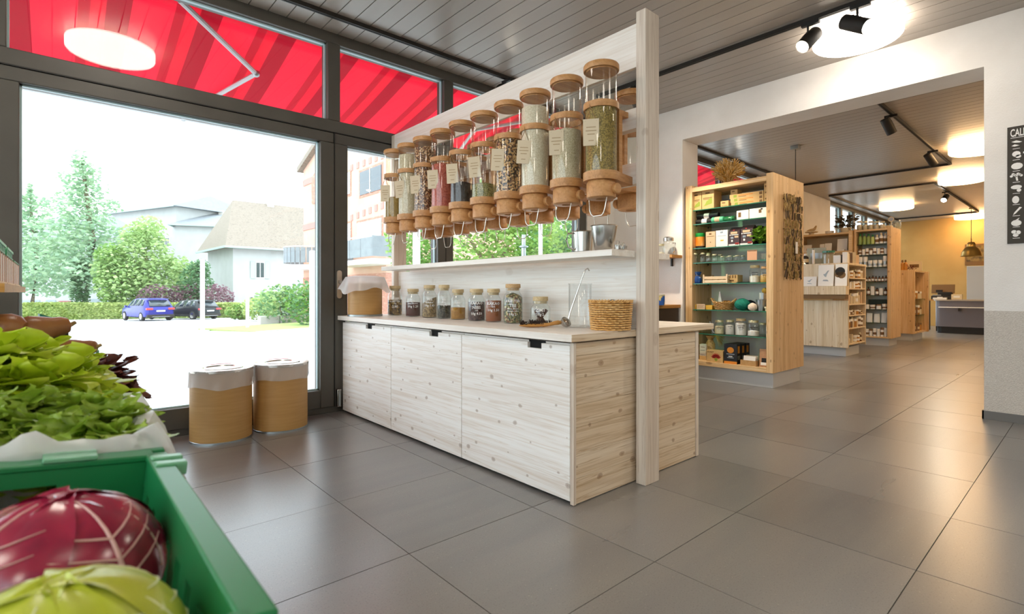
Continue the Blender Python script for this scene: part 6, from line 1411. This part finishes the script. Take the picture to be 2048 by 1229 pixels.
# planter with lawn
pA = gat(520, 26); t = thing('stone_planter', 'low pale stone planter wall in front of the bushes', 'planter', pA, R(8))
for i in range(4): BX(1.05*i, 1.05*i+1.0, 0, .35, -.2, .45).build('stone_block', 'kerb', t, bevel=.05)
lw = thing('lawn_strip', 'strip of bright lawn with a kerb beside the planter', 'lawn', gat(585, 21.5)); T = R(20)
BX(-2.0, 6, -.6, 3.2, -.3, .04).build('turf', 'lawn', lw, rot=(0, 0, T)); BX(-2.1, 6, -.72, -.6, -.3, .06).build('kerb', 'kerb', lw, rot=(0, 0, T))

# cars
M['carblue'] = P('blue_car_paint', '#2c2f8e', .25, .3); M['cardark'] = P('black_car_paint', '#20262a', .22, .3); M['carglass'] = P('car_window', '#39444a', .08, 0, .8); M['tyre'] = P('tyre', '#1d1d1e', .8); M['tail'] = P('tail_light', '#d8474a', .3); M['plate'] = P('number_plate', '#e9eaea', .5)
def car(loc, rz, L, W, H, paint, label):
    t = thing('parked_car', label, 'car', loc, rz, 'parked cars')
    ts = [0, .015, .05, .12, .20, .45, .58, .72, .93, .985, 1]
    rf = [.50, .60, .72, .93, 1.0, 1.0, .95, .66, .56, .50, .40]; bl = [.48, .58, .63, .645, .645, .635, .63, .625, .545, .48, .38]
    hw = [.82, .92, .96, .99, 1, 1, 1, .99, .93, .86, .78]; rw = [.80, .82, .80, .76, .76, .77, .76, .84, .84, .80, .74]; bt = [.26, .2, .17, .16, .16, .16, .16, .16, .17, .19, .22]
    secs = []
    for i, q in enumerate(ts):
        x = -L/2+L*q; w = W/2*hw[i]; wr = W/2*rw[i]; zb, zm, zr = bt[i]*H, bl[i]*H, max(rf[i], bl[i]+.004)*H; zmid = (zb+zm)*.5
        half = [(w*.86, zb), (w*.99, zb+.1*(zm-zb)), (w, zmid), (w*.96, zm), (wr, zr-.02*H*(rf[i] > bl[i]+.05)), (wr*.8, zr)]
        secs.append([(x, -a, b) for a, b in half]+[(x, a, b) for a, b in reversed(half)])
    m = MB(); vs = [p for s_ in secs for p in s_]; n = len(secs[0]); fs = []
    for i in range(len(secs)-1):
        for k in range(n): fs.append((i*n+k, i*n+(k+1) % n, (i+1)*n+(k+1) % n, (i+1)*n+k))
    fs += [tuple(range(n)), tuple(range((len(secs)-1)*n, len(secs)*n))[::-1]]; m.add(vs, fs).build('car_body', paint, t, ang=50)
    def lerp(a, b, f): return tuple(a[j]+(b[j]-a[j])*f for j in range(3))
    def sidept(q, f, s):
        i = max(k for k in range(len(ts)-1) if ts[k] <= q); g = (q-ts[i])/(ts[i+1]-ts[i]); kb, kt = (3, 4) if s < 0 else (n-4, n-5)
        p = lerp(lerp(secs[i][kb], secs[i][kt], f), lerp(secs[i+1][kb], secs[i+1][kt], f), g); return (p[0], p[1]+s*.012, p[2])
    for s in (-1, 1):
        for q0, q1, q0t, q1t in ((.13, .24, .16, .245), (.26, .43, .265, .43), (.45, .66, .45, .575)):
            MB().add([sidept(q0, .1, s), sidept(q1, .1, s), sidept(q1t, .9, s), sidept(q0t, .9, s)], [(0, 1, 2, 3)]).build('side_window', 'carglass', t, solid=.006)
        for q in (.185, .81):
            wl = MB().lathe([(0, -.10), (.2, -.1), (.31, -.09), (.335, -.06), (.335, .06), (.31, .09), (.2, .1), (0, .1)], 22, Matrix.Translation((-L/2+L*q, s*(W/2-.09), .335)) @ Matrix.Rotation(R(90), 4, 'X')).build('wheel', 'tyre', t)
            MB().lathe([(0, -.012), (.2, -.006), (.21, .0), (.2, .004), (0, .002)], 16, Matrix.Translation((-L/2+L*q, s*(W/2+.012), .335)) @ Matrix.Rotation(R(90)*(1 if s < 0 else -1), 4, 'X')).build('rim', 'steel', wl)
        BX(-L/2-.03, -L/2+.16, min(s*W*.26, s*W*.475), max(s*W*.26, s*W*.475), .50*H, .585*H).build('tail_light', 'tail', t, bevel=.02)
        BX(L*.2, L*.245, min(s*W*.49, s*W*.56), max(s*W*.49, s*W*.56), .60*H, .67*H).build('side_mirror', paint, t, bevel=.02)
    MB().add([(-L/2+.075, -W*.36, .655*H), (-L/2+.075, W*.36, .655*H), (-L/2+.35, W*.33, .90*H), (-L/2+.35, -W*.33, .90*H)], [(0, 3, 2, 1)]).build('rear_window', 'carglass', t, solid=.01)
    BX(-L/2+.28, -L/2+.55, -W*.34, W*.34, .955*H, .985*H).build('roof_spoiler', paint, t, bevel=.01)
    BX(-L/2-.06, -L/2+.3, -W*.46, W*.46, .17*H, .30*H).build('rear_bumper', 'blackm', t, bevel=.04)
    BX(-L/2-.035, -L/2+.05, -.27, .27, .42*H, .485*H).build('number_plate', 'plate', t); BX(-L/2-.07, -L/2-.05, -W*.3, W*.3, .20*H, .215*H).build('bumper_trim', 'alu', t)
    return t
for px, d, dr, L, W, H, pt_, lb in [(294, 37.5, 21, 4.4, 1.85, 1.62, 'carblue', 'dark blue compact car parked at the hedge, seen from behind'), (384, 39.5, 33, 4.3, 1.78, 1.48, 'cardark', 'black hatchback parked right of the blue car')]:
    g = gat(px, d); car(g, math.atan2(g.y, g.x)+R(dr), L, W, H, pt_, lb)

# houses
M['housew'] = noisy('white_render', ['#b4b5b2', '#bdbebb'], 1, .9); M['rooft'] = noisy('weathered_tile_roof', ['#85796c', '#94887b', '#70665b'], (6, 6, 14), .9); M['roofg'] = noisy('grey_slate_roof', ['#84898d', '#8f9497'], 3, .9); M['shut'] = P('pale_green_shutter', '#aebdb2', .7); M['gutter'] = P('pale_green_eaves', '#a9c2ba', .6)
def house(label, A, B, depth, zb, ze, zr, over, roof, wins, ridge=(.25, .75), name='white_house', garage=()):
    A = Vector(A); B = Vector(B); L = (B-A).length; t = thing(name, label, 'house', (A.x, A.y, zb), math.atan2(B.y-A.y, B.x-A.x)); ze -= zb; zr -= zb
    BX(0, L, 0, depth, -1, ze).build('wall', 'housew', t)
    o = over; e = [(-o, -o, ze-.12), (L+o, -o, ze-.12), (L+o, depth+o, ze-.12), (-o, depth+o, ze-.12)]; r0 = (L*ridge[0], depth*.5, zr); r1 = (L*ridge[1], depth*.5, zr)
    rf = MB().add(e+[r0, r1], [(0, 1, 5, 4), (1, 2, 5), (2, 3, 4, 5), (3, 0, 4), (3, 2, 1, 0)]).build('roof', roof, t, smooth=False)
    m = MB().box(-o-.08, L+o+.08, -o-.1, -o+.04, ze-.26, ze-.08).box(-o-.1, -o+.04, -o, depth+o, ze-.26, ze-.08); m.build('gutter', 'gutter', rf)
    MB().box(L*.45, L*.45+.7, depth*.5-.35, depth*.5+.35, zr-.6, zr+.5).build('chimney', 'kerb', rf)
    for (x0, x1, z0, z1, sh) in wins:
        w = BX(x0*L, x1*L, -.06, .02, z0, z1).build('window', 'white', t); wd = (x1-x0)*L
        for k in range(2): BX(x0*L+wd*(.08+.46*k), x0*L+wd*(.46+.46*k), -.075, -.06, z0+.12, z1-.12).build('pane', 'carglass', w)
        if sh:
            for a in (x0*L-wd*.55, x1*L+wd*.03): BX(a, a+wd*.5, -.09, -.03, z0, z1).build('shutter', 'shut', w)
    for (x0, x1, z0, z1, mt) in garage: BX(x0*L, x1*L, -.05, .02, z0, z1).build('door', mt, t)
    return t
hz = lambda px, py, d: at(px, py, d)[2]
M['brickred'] = P('dull_red_door', '#a86a6a', .7); M['greyd'] = P('grey_door', '#9aa3a8', .7)
d0 = 50; Z0 = zg(55)
house('white house with steep weathered brown tile roof at the right of the large window', at(466, 600, 50), at(668, 600, 57), 9, Z0, hz(466, 492, 50), hz(485, 402, 54.5), .9, 'rooft', [(.20, .285, 3.6, 5.3, True), (.12, .18, .6, 1.9, False), (.50, .57, .6, 2.0, False), (.6, .68, .6, 2.0, False)], (.12, .95))
house('white house with grey garage doors behind the tall conifers', at(24, 600, 57), at(222, 600, 58), 8, Z0, hz(100, 470, 57), hz(100, 425, 60), .5, 'roofg', [(.18, .36, 3.0, 4.9, False)], garage=[(.10, .28, -.2, 1.4, 'greyd'), (.34, .44, -.2, 1.4, 'greyd'), (.47, .6, -.2, 1.3, 'brickred'), (.8, .98, -.2, 1.5, 'greyd')])
house('large pale building with flat grey hipped roof in the background centre', at(205, 600, 78), at(352, 600, 70), 12, zg(75), hz(350, 412, 70), hz(330, 392, 76), 1.0, 'roofg', [(.80, .93, 8.8, 10.2, False), (.1, .2, 8.8, 10.2, False)], (.4, .9))
house('lower pale wing with grey roof between the background building and the tiled house', at(352, 600, 69), at(505, 600, 72), 10, zg(75), hz(400, 450, 70), hz(430, 428, 75), .7, 'roofg', [(.2, .26, 4.6, 6.0, False), (.34, .4, 4.6, 6.0, False), (.48, .54, 4.6, 6.0, False)], (.35, .8), 'background_wing')

# pink apartment block along the right side of the yard
FX = 11.6; NY = on_x(772, 500, FX)[1]; FY = on_x(607, 500, FX)[1]; g0 = zg(27)
ab = thing('apartment_block', 'pink and brick apartment block beside the yard with dark square ornaments and balconies', 'building', (FX, NY, g0))
M['pink'] = noisy('pale_pink_render', ['#d3a58f', '#dab09b'], 1.5, .9); M['pinkd'] = P('dull_pink_brick', '#b98a80', .9); M['brickr'] = noisy('reddish_brick', ['#c48f7c', '#b57d6b', '#d3a592'], (3, 3, 12), .9)
def abb(name, mat, x0, x1, y0, y1, z0, z1, par=None): return BX(x0-FX, x1-FX, y0-NY, y1-NY, z0-g0, z1-g0).build(name, mat, par or ab)
TOPZ = on_x(690, 230, FX)[2]
abb('wall', 'pink', FX, FX+8, NY, FY, -1.5, TOPZ); abb('ground_storey', 'brickr', FX-.03, FX+8.02, NY-.02, FY+.02, -1.5, 2.0)
gy = (FY+NY)/2
gb = MB().prism([(FY-NY-4.4, TOPZ-g0), (FY-NY+.3, on_x(607, 335, FX)[2]-g0), (FY-NY+.3, on_x(607, 335, FX)[2]-g0-.3), (FY-NY-4.4, TOPZ-g0-.3)], 'x', -.3, 8.2); gb.build('sloping_roof', 'rooft', ab)
for py in (362, 453): z = on_x(620, py, FX)[2]; abb('brick_band', 'pinkd', FX-.04, FX+.01, on_x(645, py, FX)[1], FY+.02, z-.18, z+.18)
za = on_x(630, 385, FX)[2]; ya = on_x(633, 400, FX)[1]
MB().prism([(ya-NY+.65*math.cos(q), za-g0+(.5 if q <= math.pi else -.6)+.65*math.sin(q)*(1 if q <= math.pi else .1)) for q in [2*math.pi*i/24 for i in range(24)]], 'x', -.05, .02).build('arched_niche', 'brickr', ab)
for py0, py1 in ((331, 344), (431, 444)):
    for k in range(12):
        px = 655+k*12.2
        if px > 768: continue
        p = on_x(px, (py0+py1)/2-(px-700)*.40 if True else 0, FX); s = .26
        abb('square_ornament', 'pinkd', FX-.03, FX+.01, p[1]-s*.5, p[1]+s*.5, p[2]-s*.6, p[2]+s*.6)
def win(px0, px1, py0, py1, name='window', shutter=False):
    a = on_x(px0, py0, FX); b = on_x(px1, py1, FX); y0, y1 = min(a[1], b[1]), max(a[1], b[1]); z1_, z0_ = a[2], on_x(px0, py1, FX)[2]
    w = abb(name, 'brickr', FX-.02, FX+.01, y0-.12, y1+.12, z0_-.12, z1_+.12); BX(-.05, -.02, y0-NY, y1-NY, z0_-g0, z1_-g0).build('pane', 'carglass' if not shutter else 'gutter', w)
    BX(-.07, -.05, (y0+y1)/2-.03-NY, (y0+y1)/2+.03-NY, z0_-g0, z1_-g0).build('casement_bar', 'white', w)
    if shutter:
        for k in range(9): BX(-.065, -.05, y0-NY, y1-NY, z0_-g0+(z1_-z0_)*k/9, z0_-g0+(z1_-z0_)*(k+.8)/9).build('shutter_slat', 'white', w)
win(721, 764, 346, 392); win(682, 701, 352, 394, shutter=True); win(716, 764, 447, 505, shutter=True); win(680, 702, 452, 505, shutter=True)
def balcony(y0, y1, z, out, label):
    bl = abb('balcony_slab', 'white', FX-out, FX, y0, y1, z-.22, z)
    for k in range(4):
        ya_ = y0+(y1-y0)*k/4+.03; BX(-out, -out+.03, ya_-NY, ya_+(y1-y0)/4-.06-NY, z-g0+.1, z-g0+.95).build('railing_panel', 'roofg', bl)
    BX(-out-.02, -out+.05, y0-NY, y1-NY, z-g0+1.0, z-g0+1.05).build('handrail', 'alu', bl)
    for yy in (y0, y1): BX(-out, 0, yy-.02-NY, yy+.02-NY, z-g0+.1, z-g0+1.0).build('railing_panel', 'roofg', bl)
zb_ = on_x(700, 528, FX)[2]
balcony(on_x(757, 500, FX-.9)[1], on_x(672, 500, FX-.9)[1], zb_, 1.2, '')
rb = MB().lathe([(0, -.25), (1.55, -.25), (1.55, 0), (0, 0)], 40, Matrix.Translation((0, FY-NY-1.2, zb_-g0+.1))).build('round_balcony_slab', 'white', ab)
for k in range(16):
    a = math.pi/2+math.pi*k/15; T = Matrix.Translation((0, FY-NY-1.2, zb_-g0+.15)) @ Matrix.Rotation(a, 4, 'Z')
    MB().box(1.46, 1.5, -.13, .13, .08, .95, T).build('railing_panel', 'roofg', rb)
MB().tube([(1.5*math.cos(math.pi/2+math.pi*k/20), FY-NY-1.2+1.5*math.sin(math.pi/2+math.pi*k/20), zb_-g0+1.15) for k in range(21)], .03, 6).build('handrail', 'alu', rb)
